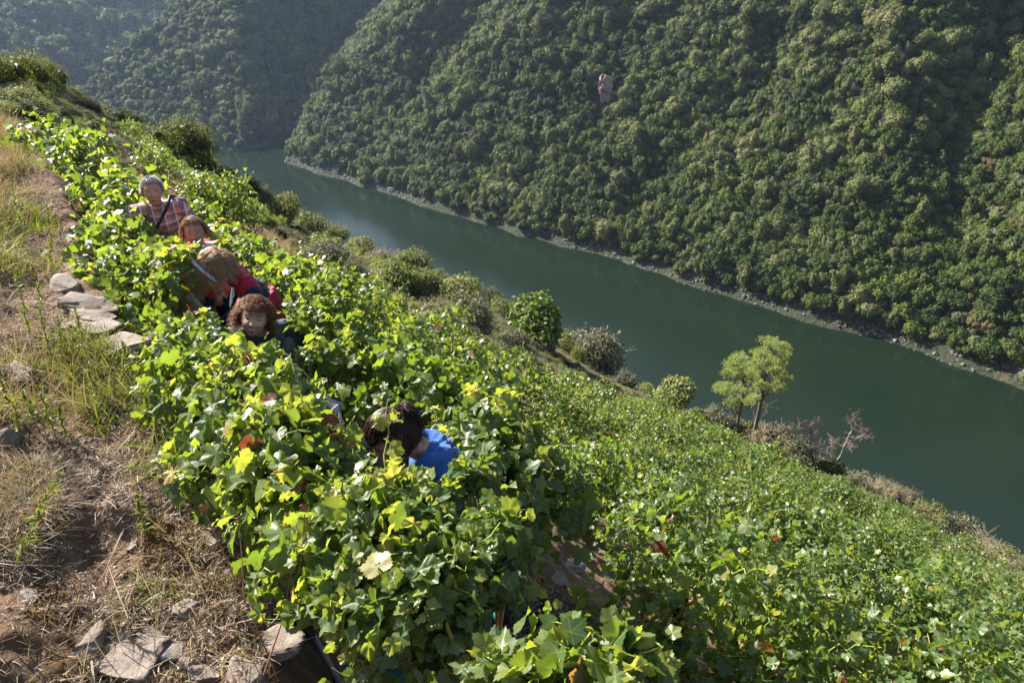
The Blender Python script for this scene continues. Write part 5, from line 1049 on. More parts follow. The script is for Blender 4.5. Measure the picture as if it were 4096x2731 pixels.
def person(label, head_at, rz, J, head_fwd, head_up, skin, female=True, smile=0.0, mouth='closed', height_fix=True):
    """J: joints in metres, person facing -Y; head centre J['head'] lands on head_at. returns root, dict of helpers"""
    c, s_ = math.cos(rz), math.sin(rz); Rz = np.array([[c, -s_, 0], [s_, c, 0], [0, 0, 1]]); hl = Rz @ np.asarray(J['head'], float)
    rx, ry = head_at[0] - hl[0], head_at[1] - hl[1]; gz = float(hill_z(rx, ry, False)); k = (head_at[2] - gz) / hl[2]; print(label[:30], 'root', round(rx, 2), round(ry, 2), 'zscale', round(k, 3))
    root = empty('person', (rx, ry, gz), rz); tag(root, label, 'person', None)
    J = {a: np.asarray(b_, float) * [1, 1, k] for a, b_ in J.items()}; H = frame(head_fwd, head_up); hc = J['head']
    ac = Acc(); v, f = ico(5); ac.add(head_surface(v, smile, female) @ H + hc, f)
    for e in (-1, 1):
        E = ICO3[0] * [0.010, 0.020, 0.031] + np.array([e * 0.074, 0.010, 0.002]); E[:, 0] += e * 0.25 * np.maximum(0, E[:, 1] - 0.01); ac.add(E @ H + hc, ICO3[1])
    caps(ac, hc + np.array([0, 0.025, -0.06]) @ H, 0.050, J['neck'], 0.056)
    tors(ac, J, 0.0); arms(ac, J, 0.0); legs(ac, J, 0.0)
    for q in ('L', 'R'):
        d = unit(J['wr' + q] - J['el' + q]); hand(ac, J['wr' + q], d, (0, -0.4, -0.4) if abs(d[2]) < .8 else (0, -1, 0), 0.95, 0.6, 1 if q == 'L' else -1)
        fd = np.array([0, -0.16, -0.05]); caps(ac, J['an' + q], 0.04, J['an' + q] + fd, 0.032)
    link('body', voxelise('body', ac, [skin], 0.006, 2), root)
    for e in (-1, 1):     # eyes, brows
        ea = Acc(); c0 = face_pt([e * 0.031], [0.012], 0, smile=smile, female=female)[0] + [0, 0.0058, 0]; ea.add((ICO3[0] * 0.0112 + c0) @ H + hc, ICO3[1]); iv = ICO3[0] * [0.0062, 0.002, 0.0062 if not smile else 0.005] + c0 + [0, -0.0103, 0]; ea.add(iv @ H + hc, ICO3[1], 1)
        link('eye', ea.mesh('eye', [M_EYE, M_IRIS], True), root)
        la_ = Acc(); th = np.linspace(0, 2 * np.pi, 14, endpoint=False); xx = e * 0.031 + 0.017 * np.cos(th); zz = 0.0195 + (0.0075) * np.sin(th) - 0.0005 + 0.001; patch(la_, xx, zz, e * 0.031, 0.020, 0, 0.0045, 3, smile=smile, female=female)
        la_.V = [V_ @ H + hc for V_ in la_.V]; link('eyelid', la_.mesh('eyelid', [skin], True), root)
    return root, J, H, hc
def tors(ac, J, g, lo=0.0, up=1.0):
    X = unit(J['shL'] - J['shR']); Xh = unit(J['hipL'] - J['hipR']); pe = (J['hipL'] + J['hipR']) / 2; ne = J['neck']; sh = (J['shL'] + J['shR']) / 2; bw = J.get('bulk', np.array([1., 1., 1.]))[0]
    P0 = [pe + (sh - pe) * t for t in (-0.06, 0.12, 0.38, 0.62, 0.82, 0.97)]; bow = J.get('bow', np.array([0, 0, 0.]))
    W = [0.155, 0.160, 0.138, 0.150, 0.165, 0.125]; Dp = [0.105, 0.112, 0.100, 0.112, 0.112, 0.080]
    secs = [(P0[i] + bow * math.sin(math.pi * min(1, max(0, (i + 0.3) / 5.6))), Xh if i < 2 else X, W[i] * bw + g, Dp[i] * bw + g) for i in range(6) if lo <= i / 5 <= up]
    if up >= 1: secs.append((sh * 0.55 + ne * 0.45, X, 0.075 + g, 0.062 + g))
    torso(ac, secs)
    if up >= 1:
        for q in ('L', 'R'): caps(ac, sh * 0.3 + ne * 0.7 - (ne - sh) * 0.4, 0.05 + g, J['sh' + q], 0.052 + g)
def arms(ac, J, g, to=1.0, q='LR'):
    for k in q:
        S, E, W = J['sh' + k], J['el' + k], J['wr' + k]; caps(ac, S, 0.052 + g, E, 0.040 + g)
        if to > 0.5: W2 = E + (W - E) * min(1, (to - 0.5) * 2); caps(ac, E, 0.040 + g, W2, 0.029 + g * 1.1)
def legs(ac, J, g, to=1.0):
    for k in 'LR':
        caps(ac, J['hip' + k] + [0, 0, 0.03], 0.092 + g, J['kn' + k], 0.058 + g); caps(ac, J['kn' + k], 0.057 + g, J['kn' + k] + (J['an' + k] - J['kn' + k]) * to, 0.040 + g * 1.3)
def boots(root, J, m):
    for k in 'LR':
        ac = Acc(); a = J['an' + k]; caps(ac, a + [0, 0.02, 0.10], 0.052, a + [0, 0.02, -0.03], 0.052); caps(ac, a + [0, 0.03, -0.035], 0.044, a + [0, -0.18, -0.045], 0.042); link('boot', voxelise('boot', ac, [m], 0.01, 2), root)
def legs_std(hip, spread=0.1, step=0.1, ank=0.08, bend=0.0):
    hip = np.asarray(hip, float); r = {}
    for k, e in (('L', 1), ('R', -1)):
        r['hip' + k] = hip + [e * 0.085, 0, 0]; an = np.array([hip[0] + e * spread, hip[1] - 0.02 + e * step, ank]); r['an' + k] = an; r['kn' + k] = (r['hip' + k] + an) / 2 + np.array([e * 0.01, -0.04 - bend, 0.02])
    return r
def mouth_parts(root, H, hc, kind, smile, female):
    kw = dict(smile=smile, female=female); ac = Acc(); th = np.linspace(0, 2 * np.pi, 24, endpoint=False); up = lambda x: 0.35 * np.abs(x) * (smile > 0)
    if kind == 'closed': x = 0.023 * np.cos(th); z = -0.058 + 0.0075 * np.sin(th); patch(ac, x, z, 0, -0.058, 0, 0.0018, **kw); x = 0.021 * np.cos(th); z = -0.0585 + 0.0012 * np.sin(th); patch(ac, x, z, 0, -0.0585, 1, 0.0028, 2, **kw)
    elif kind == 'open': x = 0.021 * np.cos(th); z = -0.062 + 0.016 * np.sin(th); patch(ac, x, z, 0, -0.062, 0, 0.0018, **kw); x = 0.017 * np.cos(th); z = -0.062 + 0.011 * np.sin(th); patch(ac, x, z, 0, -0.062, 1, 0.003, 3, **kw); x = 0.012 * np.cos(th); z = -0.0545 + 0.0022 * np.sin(th); patch(ac, x, z, 0, -0.0545, 2, 0.004, 2, **kw)
    else:
        x = 0.028 * np.cos(th); z = -0.058 + (0.012 * np.sin(th)) * (1 - 0.3 * np.abs(np.cos(th))) + up(x) * 1.0; patch(ac, x, z, 0, -0.056, 0, 0.0018, **kw)
        x = 0.022 * np.cos(th); z = -0.057 + (0.006 * np.sin(th)) + up(x); patch(ac, x, z, 0, -0.055, 2, 0.003, 3, **kw); x = 0.022 * np.cos(th); z = -0.0645 + 0.0016 * np.sin(th) + up(x) * 1.0; patch(ac, x, z, 0, -0.0635, 1, 0.004, 2, **kw)
    ac.V = [V_ @ H + hc for V_ in ac.V]; link('mouth', ac.mesh('mouth', [M_LIP, M_MOUTH, M_TEETH], True), root)
def brows(root, H, hc, m, smile, female, thick=0.004):
    for e in (-1, 1):
        ac = Acc(); t = np.linspace(-1, 1, 9); x = e * (0.032 + 0.019 * t); z = 0.036 + 0.005 * (1 - t * t) - 0.003 * t; p = face_pt(x, z, 0.001, smile=smile, female=female); V, F = tube(p @ H + hc, thick * (1 - 0.5 * np.abs(t)), 5); ac.add(V, F, 0, 0.3); link('eyebrow', ac.mesh('eyebrow', [m]), root)
def put(root, H, hc, ac, name, mats, smooth=True):
    ac.V = [V_ @ H + hc for V_ in ac.V]; return link(name, ac.mesh(name, mats, smooth), root)
def dirv(v): return unit(np.asarray(v, float))
# --- the grey haired man in a plaid shirt
m_plaid, nt, N, L, b = mat('plaid_shirt'); tc = N.new('ShaderNodeTexCoord'); sx = N.new('ShaderNodeSeparateXYZ'); L.new(tc.outputs['Object'], sx.inputs[0])
def stripe(axis, per, off, wid): return mth(nt, 'LESS_THAN', mth(nt, 'FRACT', mth(nt, 'ADD', mth(nt, 'DIVIDE', axis, per), off)), wid)
ax_, az_ = sx.outputs[0], mth(nt, 'SUBTRACT', sx.outputs[2], mth(nt, 'MULTIPLY', sx.outputs[1], 0.5)); c = (0.36, 0.20, 0.17)
c = mixc(nt, mth(nt, 'MULTIPLY', stripe(ax_, 0.09, 0.0, 0.42), 0.6), (0.62, 0.30, 0.22), (0.10, 0.11, 0.26)); c = mixc(nt, mth(nt, 'MULTIPLY', stripe(az_, 0.09, 0.3, 0.42), 0.6), c, (0.11, 0.11, 0.27)); c = mixc(nt, mth(nt, 'MULTIPLY', stripe(ax_, 0.09, 0.55, 0.12), 0.8), c, (0.75, 0.72, 0.75)); c = mixc(nt, mth(nt, 'MULTIPLY', stripe(az_, 0.09, 0.75, 0.12), 0.8), c, (0.75, 0.72, 0.75))
c = mixc(nt, mth(nt, 'MULTIPLY', stripe(az_, 0.045, 0.1, 0.1), 0.5), c, (0.55, 0.10, 0.08)); L.new(c, b.inputs['Base Color']); b.inputs['Roughness'].default_value = 0.85; bump(nt, b, noise(nt, 18, 4, dist=0.6), 0.4, 0.012)
M_BROWN = cloth_mat('brown_trousers', (0.24, 0.11, 0.06)); M_NAVY = cloth_mat('navy_cloth', (0.014, 0.022, 0.05)); M_BOOT = cloth_mat('dark_boots', (0.03, 0.025, 0.02), 0.6)
M_GREYH = hair_mat('grey_hair', [(0.1, (0.16, 0.16, 0.16)), (0.5, (0.45, 0.45, 0.45)), (0.9, (0.75, 0.75, 0.75))])
J = dict(head=(0, -0.26, 1.53), neck=(0, -0.19, 1.40), shL=(0.195, -0.16, 1.33), shR=(-0.195, -0.16, 1.33), elL=(0.30, -0.10, 1.06), elR=(-0.27, -0.20, 1.06), wrL=(0.20, -0.34, 0.98), wrR=(-0.16, -0.40, 1.0), bow=(0, 0.02, 0), bulk=(1.08, 1, 1)); J.update(legs_std((0, 0.06, 0.90)))
root, J, H, hc = person('grey haired man in a plaid shirt, open mouthed, standing behind the vines', P(152.5, 191, 6.0), R(26), J, (-0.02, -1, 0.08), (0.06, 0, 1), M_SKIN, False, 0.2, 'open')
mouth_parts(root, H, hc, 'open', 0.2, False); brows(root, H, hc, M_GREYH, 0.2, False)
ac = Acc(); tors(ac, J, 0.018, 0.1); arms(ac, J, 0.016, 0.9); sh_ = link('shirt', voxelise('shirt', ac, [m_plaid], 0.009, 4, 0.010, 14, 1), root)
ac = Acc(); t = np.linspace(R(35), R(325), 15); cn = J['neck']; W = np.stack([0.068 * np.sin(t), 0.0 + 0.062 * np.cos(t) * -1 * -1, 0.012 + 0.02 * np.cos(t)], -1) * [1, 1, 1] + cn + [0, -0.005, -0.015]; V, F = tube(W, 0.014, 6); ac.add(V * 1.0, F); col_ = link('collar', ac.mesh('collar', [m_plaid], True), sh_)
ac = Acc(); tors(ac, J, 0.022, -1, 0.25); legs(ac, J, 0.02); link('trousers', voxelise('trousers', ac, [M_BROWN], 0.01, 4, 0.008, 12, 2), root); boots(root, J, M_BOOT)
ac = Acc(); scalp_shell(ac, 0.012, -0.05, 0.62, 3, 0.01); rg = np.random.default_rng(1)
def short_path(L0, fl):
    def fn(d, rng, segs):
        p0 = head_surface(d[None])[0] + d * 0.008; tdir = unit(np.array([0.3 * np.sign(d[0] + .01), 0.5, 0.2]) + d * fl + rng.normal(size=3) * 0.35); t = np.linspace(0, 1, 5)[:, None]; return p0 + tdir * L0 * rng.uniform(.6, 1.2) * t + np.array([0, 0, -1]) * 0.01 * t ** 2
    return fn
h2 = hair_strands(rg, 2600, lambda r: scalp(r, -0.1, 0.62), short_path(0.028, 0.9), 0.0011); ac.add(np.concatenate(h2.V), np.concatenate(h2.F4), 0, np.concatenate(h2.r4)); put(root, H, hc, ac, 'hair', [M_GREYH], False)
M_STRAP = simple_mat('black_strap', (0.01, 0.01, 0.012), 0.6, 0.1)
ac = Acc(); A_ = J['shL'] + [-0.07, 0.04, 0.075]; pts = [A_ + [0.03, 0.10, -0.02], A_ + [0, 0, 0.02], A_ + [-0.04, -0.15, -0.03], A_ + [-0.12, -0.185, -0.13], A_ + [-0.22, -0.19, -0.27], A_ + [-0.30, -0.13, -0.36], A_ + [-0.33, 0.0, -0.40]]
pts = np.array(pts) + [0, -0.045, 0.012]
for i_ in range(len(pts) - 1): caps(ac, pts[i_], 0.015, pts[i_ + 1], 0.015, 10)
tag(link('shoulder_strap', voxelise('strap', ac, [M_STRAP], 0.006, 1), root))
M_SWEAT = cloth_mat('grey_sweater', (0.13, 0.13, 0.16)); ac = Acc(); caps(ac, J['shL'] + [-0.11, 0.0, 0.055], 0.030, J['shL'] + [0.02, 0.0, 0.045], 0.034); caps(ac, J['shL'] + [-0.10, 0.02, 0.05], 0.03, J['shL'] + [-0.12, 0.12, -0.02], 0.035); link('sweater', voxelise('sweater', ac, [M_SWEAT], 0.008, 4, 0.02, 16, 5), root)
# --- short haired woman in a coral jacket
M_CORAL = cloth_mat('coral_jacket', (0.75, 0.10, 0.09), 0.7); M_WHITE = cloth_mat('white_shirt', (0.62, 0.62, 0.66)); M_GLOVE = cloth_mat('work_glove', (0.55, 0.56, 0.58)); M_PINK = cloth_mat('pink_jacket', (0.72, 0.05, 0.12), 0.7)
M_BLOND = hair_mat('sandy_hair', [(0.1, (0.16, 0.08, 0.04)), (0.5, (0.42, 0.26, 0.14)), (0.9, (0.70, 0.52, 0.34))])
J = dict(head=(0, -0.20, 1.40), neck=(0, -0.13, 1.265), shL=(0.165, -0.12, 1.20), shR=(-0.165, -0.12, 1.20), elL=(0.20, -0.20, 0.95), elR=(-0.22, -0.30, 0.98), wrL=(0.10, -0.42, 0.92), wrR=(-0.12, -0.50, 0.80), bulk=(0.95, 1, 1)); J.update(legs_std((0, 0.08, 0.78), bend=0.06))
gl = P(190, 296, 4.95)
root, J, H, hc = person('short haired woman in a coral jacket and white glove below the plaid shirted man', P(194.5, 232, 5.5), R(24), J, (-0.05, -1, 0.05), (-0.03, 0, 1), M_SKIN, True, 0.0)
mouth_parts(root, H, hc, 'closed', 0.0, True); brows(root, H, hc, M_BLOND, 0, True, 0.003)
ac = Acc(); tors(ac, J, 0.012, 0.6); link('undershirt', voxelise('undershirt', ac, [M_WHITE], 0.01, 3), root)
ac = Acc(); tors(ac, J, 0.028, 0.0, 0.8); arms(ac, J, 0.022, 0.96)
for e in (-1, 1): caps(ac, J['neck'] + [e * 0.075, 0.02, 0.0], 0.022, J['neck'] + [e * 0.06, -0.11, -0.10], 0.03); caps(ac, J['neck'] + [e * 0.10, 0.0, -0.03], 0.035, J['sh' + ('L' if e > 0 else 'R')], 0.06)
caps(ac, J['neck'] + [-0.07, 0.05, 0.0], 0.024, J['neck'] + [0.07, 0.05, 0.0], 0.024)
link('jacket', voxelise('jacket', ac, [M_CORAL], 0.009, 4, 0.012, 14, 3), root)
ac = Acc(); tors(ac, J, 0.02, -1, 0.25); legs(ac, J, 0.018); link('trousers', voxelise('trousers', ac, [M_NAVY], 0.01, 4, 0.008, 12, 2), root); boots(root, J, M_BOOT)
c_, s_ = math.cos(root.rotation_euler.z), math.sin(root.rotation_euler.z); gw = gl - np.array(root.location); gw = np.array([gw[0] * c_ + gw[1] * s_, -gw[0] * s_ + gw[1] * c_, gw[2]])
ac = Acc(); hand(ac, gw, (0.35, -0.15, -0.85), (0.5, 0.3, -0.3), 1.05, 0.35, -1, 0.002); caps(ac, gw + [-0.02, 0.01, 0.04], 0.034, gw + [0, 0, 0.0], 0.030); link('glove', voxelise('glove', ac, [M_GLOVE], 0.005, 2), root)
ac = Acc(); caps(ac, gw + [-0.06, 0.10, 0.30], 0.055, gw + [-0.05, 0.03, 0.17], 0.050); caps(ac, gw + [-0.05, 0.03, 0.17], 0.050, gw + [-0.015, 0.01, 0.035], 0.040); caps(ac, J['shR'], 0.06, gw + [-0.06, 0.10, 0.30], 0.055); link('sleeve', voxelise('sleeve', ac, [M_CORAL], 0.007, 4, 0.014, 20, 6), root)
ac = Acc(); scalp_shell(ac, 0.014, -0.3, 0.72, 8, 0.012); rg = np.random.default_rng(2)
def bob_path(L0):
    def fn(d, rng, segs):
        p0 = head_surface(d[None])[0] + d * 0.015; side = np.array([np.sign(d[0] + 0.02) * 0.9, 0.4 if d[1] > 0 else -0.1, 0.15]); t = np.linspace(0, 1, 7)[:, None]; tdir = unit(side + d * 0.7 + rng.normal(size=3) * 0.3); return p0 + tdir * L0 * rng.uniform(.6, 1.1) * t + np.array([0, 0, -1]) * 0.05 * t ** 2
    return fn
h2 = hair_strands(rg, 2800, lambda r: scalp(r, -0.3, 0.78), bob_path(0.036), 0.0011); ac.add(np.concatenate(h2.V), np.concatenate(h2.F4), 0, np.concatenate(h2.r4)); put(root, H, hc, ac, 'hair', [M_BLOND], False)
# --- blonde woman in a red vest bending over
M_RED = cloth_mat('red_vest', (0.33, 0.012, 0.035), 0.6)
M_BLONDE = hair_mat('blonde_hair', [(0.1, (0.28, 0.16, 0.07)), (0.5, (0.58, 0.40, 0.22)), (0.9, (0.85, 0.68, 0.45))])
J = dict(head=(0, -0.34, 1.25), neck=(0, -0.24, 1.17), shL=(0.155, -0.14, 1.07), shR=(-0.155, -0.14, 1.07), elL=(0.19, -0.20, 0.80), elR=(-0.19, -0.22, 0.82), wrL=(0.14, -0.42, 0.70), wrR=(-0.14, -0.46, 0.70), bow=(0, 0.03, 0.01)); J.update(legs_std((0, -0.02, 0.66), bend=0.05))
root, J, H, hc = person('blonde woman in a red vest and navy sleeves bending over with her hair hanging down', P(213, 268, 4.85), R(-58), J, (0.05, -0.80, -0.62), (0, -0.55, 0.8), M_SKIN2, True)
mouth_parts(root, H, hc, 'closed', 0, True); brows(root, H, hc, M_BLONDE, 0, True, 0.003)
ac = Acc(); arms(ac, J, 0.022, 0.97); tors(ac, J, 0.015, 0.3); link('pullover', voxelise('pullover', ac, [M_NAVY], 0.009, 4, 0.012, 14, 3), root)
ac = Acc(); tors(ac, J, 0.040, 0.0, 0.8)
for e in 'LR': caps(ac, (J['neck'] + J['sh' + e]) / 2 + [0, 0.02, 0.02], 0.075, J['sh' + e] * 0.75 + J['neck'] * 0.25 + [0, 0.02, -0.02], 0.085)
caps(ac, J['neck'] + [0, 0.05, -0.02], 0.082, J['neck'] + (hc - J['neck']) * 0.30 + [0, 0.03, 0.01], 0.074); vest = link('vest', voxelise('vest', ac, [M_RED], 0.009, 4, 0.016, 12, 4), root)
ac = Acc(); tors(ac, J, 0.02, -1, 0.25); legs(ac, J, 0.018); link('trousers', voxelise('trousers', ac, [M_NAVY], 0.01, 4, 0.008, 12, 2), root); boots(root, J, M_BOOT)
# round white sleeve emblem
ac = Acc(); ec = J['shL'] * 0.62 + J['elL'] * 0.38; nrm = unit(np.array([0.75, -0.25, 0.35])); xa = unit(np.cross(nrm, [0, 0, 1])); ya = np.cross(nrm, xa) * -1; c0 = ec + nrm * 0.078
t = np.linspace(0, 2 * np.pi, 20); V, F = tube(c0 + 0.022 * (np.cos(t)[:, None] * xa + np.sin(t)[:, None] * ya), 0.0028, 5); ac.add(V, F); t = np.linspace(R(40), R(330), 10)
for dx in (-0.006,): V, F = tube(c0 + 0.010 * (np.cos(t)[:, None] * xa + np.sin(t)[:, None] * ya), 0.0022, 5); ac.add(V, F)
V, F = tube([c0 + xa * 0.002, c0 + xa * 0.010], 0.0022, 5); ac.add(V, F); link('sleeve_emblem', ac.mesh('sleeve_emblem', [M_WHITE]), root)
ac = Acc(); scalp_shell(ac, 0.010, -0.45, 0.5, 5, 0.012); rg = np.random.default_rng(3); down = H @ np.array([0, 0, -1.0]); fwd_ = H @ np.array([-0.15, -0.35, 0.0])
def hang(L0):
    def fn(d, rng, segs):
        p0 = head_surface(d[None])[0] + d * 0.012; t = np.linspace(0, 1, 10)[:, None]; qd_ = np.round(d * 3.2); lr_ = np.random.default_rng(int(abs(qd_ @ [7, 31, 101]) + 5)); ph_ = lr_.uniform(0, 6, 3); lk_ = lr_.normal(size=3)
        if d[1] > -0.05 and rng.random() < 0.75:
            back = unit(np.array([d[0] * 0.6 + lk_[0] * .14 + rng.normal() * .03, 0.9, 0.2 + lk_[1] * .12 + rng.normal() * 0.03])); return p0 + back * 0.10 * rng.uniform(.75, 1.1) * np.sin(t * 1.5) + (H @ np.array([0.15, 0, -1.0])) * 0.13 * t ** 2.0 + d * 0.008 * np.sin(t * 3) + 0.007 * np.sin(t * 11 + ph_)
        out = unit(d * [1, 0.7, 0.6] + lk_ * 0.35 + rng.normal(size=3) * 0.08); L_ = L0 * rng.uniform(.65, 1.1); return p0 + out * 0.012 * np.sin(t * 2.2) + (down * 0.95 + fwd_ * 0.4) * L_ * t ** 1.4 * (1.0 if d[1] < 0.6 else 0.6) + (lk_ * 0.02 + rng.normal(size=3) * 0.006) * t + 0.008 * np.sin(t * 11 + ph_)
    return fn
h2 = hair_strands(rg, 3600, lambda r: scalp(r, -0.35, 0.3), hang(0.21), 0.0011); ac.add(np.concatenate(h2.V), np.concatenate(h2.F4), 0, np.concatenate(h2.r4)); put(root, H, hc, ac, 'hair', [M_BLONDE], False)
m_band, nt, N, L, b = mat('headband'); L.new(ramp(nt, noise(nt, 45, 2), [(0.35, (0.05, 0.18, 0.35)), (0.5, (0.55, 0.65, 0.72)), (0.62, (0.45, 0.06, 0.08)), (0.7, (0.6, 0.66, 0.7))]), b.inputs['Base Color'])
ac = Acc(); t = np.linspace(-2.2, 2.2, 22); d = unit(np.stack([np.sin(t), -0.45 + 0 * t, np.cos(t) * 1.0 + 0.1], -1)); V, F = tube(head_surface(d) + d * 0.026, 0.013, 8); ac.add(V, F); put(root, H, hc, ac, 'headband', [m_band])
# --- smiling curly haired woman
M_CURL = hair_mat('auburn_hair', [(0.1, (0.07, 0.026, 0.011)), (0.5, (0.26, 0.10, 0.04)), (0.9, (0.55, 0.27, 0.12))]); M_HOOD = cloth_mat('slate_blue_hoodie', (0.055, 0.07, 0.11)); M_HOOD2 = cloth_mat('grey_panel', (0.16, 0.17, 0.21))
J = dict(head=(0, -0.24, 1.34), neck=(0.02, -0.15, 1.215), shL=(0.20, -0.08, 1.14), shR=(-0.12, -0.10, 1.16), elL=(0.25, -0.14, 0.88), elR=(-0.18, -0.22, 0.92), wrL=(0.12, -0.36, 0.80), wrR=(-0.08, -0.42, 0.82)); J.update(legs_std((0.08, 0.06, 0.74), bend=0.08))
root, J, H, hc = person('smiling woman with curly auburn hair and a slate blue hoodie leaning out over the vines', P(254, 318, 4.25), R(20), J, (-0.08, -1, 0.22), (0.28, 0, 1), M_SKIN2, True, 1.0)
mouth_parts(root, H, hc, 'smile', 1.0, True); brows(root, H, hc, M_CURL, 1, True, 0.003)
ac = Acc(); tors(ac, J, 0.026, 0.1); arms(ac, J, 0.024, 0.96); caps(ac, J['neck'] + [-0.07, 0.04, -0.02], 0.040, J['neck'] + [0.09, 0.06, -0.03], 0.050); caps(ac, J['neck'] + [0.09, 0.05, -0.03], 0.05, J['neck'] + [0.10, -0.06, -0.08], 0.035); link('hoodie', voxelise('hoodie', ac, [M_HOOD], 0.009, 4, 0.016, 12, 7), root)
ac = Acc(); caps(ac, J['shL'] + [-0.06, -0.05, -0.10], 0.10, J['shL'] + [-0.04, -0.02, -0.26], 0.105); link('hoodie_panel', voxelise('hoodie_panel', ac, [M_HOOD2], 0.009, 4, 0.016, 12, 8), root)
ac = Acc(); tors(ac, J, 0.02, -1, 0.25); legs(ac, J, 0.018); link('trousers', voxelise('trousers', ac, [M_NAVY], 0.01, 4, 0.008, 12, 2), root); boots(root, J, M_BOOT)
ac = Acc(); scalp_shell(ac, 0.018, -0.4, 0.64, 9, 0.02); rg = np.random.default_rng(4)
def curly(L0):
    def fn(d, rng, segs):
        p0 = head_surface(d[None])[0] + d * 0.01; t = np.linspace(0, 1, 14)[:, None]; out = unit(d * [1.1, 1, 0.9] + [0, 0, 0.1] + rng.normal(size=3) * 0.35); a = unit(np.cross(out, rng.normal(size=3))); b2 = np.cross(out, a); w = rng.uniform(9, 15); r_ = rng.uniform(0.009, 0.016)
        return p0 + out * L0 * rng.uniform(.6, 1.15) * t + np.array([0, 0, -1]) * 0.05 * t ** 2 + r_ * t ** 0.3 * (np.cos(w * t) * a + np.sin(w * t) * b2)
    return fn
h2 = hair_strands(rg, 2600, lambda r: scalp(r, -0.45, 0.58), curly(0.068), 0.0011); ac.add(np.concatenate(h2.V), np.concatenate(h2.F4), 0, np.concatenate(h2.r4)); put(root, H, hc, ac, 'hair', [M_CURL], False)
# --- woman in the blue hoodie
M_BLUE = cloth_mat('blue_hoodie', (0.035, 0.115, 0.38), 0.85); M_DKHAIR = hair_mat('dark_brown_hair', [(0.1, (0.018, 0.009, 0.006)), (0.5, (0.05, 0.024, 0.016)), (0.9, (0.15, 0.08, 0.05))])
J = dict(head=(0, -0.25, 1.32), neck=(0, -0.13, 1.23), shL=(0.165, -0.05, 1.13), shR=(-0.165, -0.05, 1.13), elL=(0.20, -0.14, 0.86), elR=(-0.20, -0.14, 0.86), wrL=(0.10, -0.36, 0.78), wrR=(-0.10, -0.36, 0.78), bow=(0, 0.03, 0.01)); J.update(legs_std((0, 0.06, 0.72), bend=0.06))
root, J, H, hc = person('woman in a bright blue hoodie with tied dark hair behind the nearest vines', P(394, 438, 3.05), R(-68), J, (0.05, -0.85, -0.55), (-0.1, -0.5, 0.8), M_SKIN2, True)
mouth_parts(root, H, hc, 'closed', 0, True); brows(root, H, hc, M_DKHAIR, 0, True, 0.003)
ac = Acc(); tors(ac, J, 0.026, 0.05); arms(ac, J, 0.024, 0.96); bk = (J['neck'] + (J['shL'] + J['shR']) / 2) / 2
hoodie = link('hoodie', voxelise('hoodie', ac, [M_BLUE], 0.009, 4, 0.016, 12, 11), root)
ac = Acc()   # the hood lies folded over the shoulders
for k, (r_, w_, dz, dy) in enumerate(((0.040, 0.10, 0.02, 0.02), (0.036, 0.135, -0.035, 0.07), (0.034, 0.125, -0.085, 0.11))):
    t = np.linspace(-2.0, 2.0, 11); W = np.stack([w_ * np.sin(t), dy + 0.085 * np.cos(t) - 0.02, dz - 0.015 * np.cos(t) + 0 * t], -1) + J['neck'] + [0, 0.02, -0.02]
    for i in range(10): caps(ac, W[i], r_, W[i + 1], r_, 10)
caps(ac, J['neck'] + [0.03, 0.05, -0.03], 0.07, J['neck'] + [0.04, 0.14, -0.12], 0.06); link('hood', voxelise('hood', ac, [M_BLUE], 0.007, 5, 0.024, 13, 12), hoodie)
ac = Acc(); tors(ac, J, 0.02, -1, 0.2); legs(ac, J, 0.018); link('trousers', voxelise('trousers', ac, [M_BLUE], 0.01, 4, 0.008, 12, 2), root); boots(root, J, M_BOOT)
ac = Acc(); scalp_shell(ac, 0.022, -0.5, 0.55, 6, 0.012); rg = np.random.default_rng(6); tie = np.array([0.0, 0.105, 0.075])
def tied(d, rng, segs):
    p0 = head_surface(d[None])[0] + d * 0.006; t = np.linspace(0, 1, 9)[:, None]; lin = p0 * (1 - t) + tie * t; r_ = np.linalg.norm(lin / [0.082, 0.106, 0.126], axis=1, keepdims=True); lin = np.where(r_ < 1.22, lin / np.maximum(r_, .3) * (1 + 0.22 * np.sin(t * 3.0)), lin) + rng.normal(size=3) * 0.003; return lin
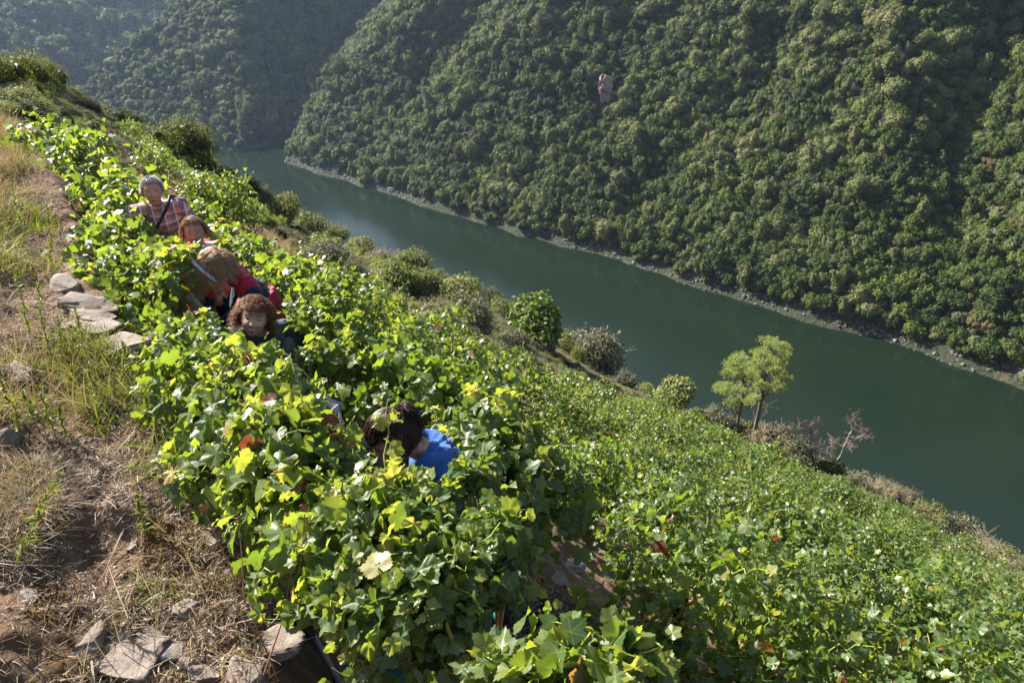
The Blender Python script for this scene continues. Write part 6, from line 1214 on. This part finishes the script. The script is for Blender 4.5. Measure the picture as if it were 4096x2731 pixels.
h2 = hair_strands(rg, 2600, lambda r: scalp(r, -0.55, 0.45), tied, 0.0012)
def tail(d, rng, segs):
    t = np.linspace(0, 1, 12)[:, None]; dn = H @ np.array([0, 0, -1.0]); a = unit(rng.normal(size=3)); w = rng.uniform(6, 12); L_ = rng.uniform(0.12, 0.24); b2 = unit(np.cross(a, tie)); return tie + unit(tie + rng.normal(size=3) * 0.03) * 0.07 * np.sin(t * 1.8) + dn * L_ * t ** 1.5 + a * 0.06 * t ** 0.6 + 0.008 * (np.sin(w * t) * a + np.cos(w * t) * b2) * t
h3 = hair_strands(rg, 1700, lambda r: None, tail, 0.0012)
for h_ in (h2, h3): ac.add(np.concatenate(h_.V), np.concatenate(h_.F4), 0, np.concatenate(h_.r4))
hair = put(root, H, hc, ac, 'hair', [M_DKHAIR], False)
ac = Acc(); t = np.linspace(0, 2 * np.pi, 16); xa = np.array([1, 0, 0]); ya = unit(np.cross(tie, xa)); V, F = tube(tie + 0.018 * (np.cos(t)[:, None] * xa + np.sin(t)[:, None] * ya), 0.007, 8); ac.add(V, F); put(root, H, hc, ac, 'hair_tie', [cloth_mat('turquoise_elastic', (0.02, 0.35, 0.48))])



#@@HAZE
hb = np.array([[x, y, z] for z in (WATER - 8, 235) for y in (-260, 1400) for x in (-1200, 950)], float)
hF = np.array([[0, 2, 3, 1], [4, 5, 7, 6], [0, 1, 5, 4], [2, 6, 7, 3], [0, 4, 6, 2], [1, 3, 7, 5]])
m_hz = D.materials.new('air_haze'); m_hz.use_nodes = True; nt = m_hz.node_tree; nt.nodes.remove(nt.nodes['Principled BSDF'])
pv = nt.nodes.new('ShaderNodeVolumePrincipled'); pv.inputs['Color'].default_value = (0.50, 0.68, 1.0, 1); pv.inputs['Density'].default_value = 0.0001
pv.inputs['Anisotropy'].default_value = 0.4
nt.links.new(pv.outputs[0], nt.nodes['Material Output'].inputs['Volume'])
hz = link('haze', mesh_np('haze', hb, hF, m_hz)); tag(hz, kind='stuff')
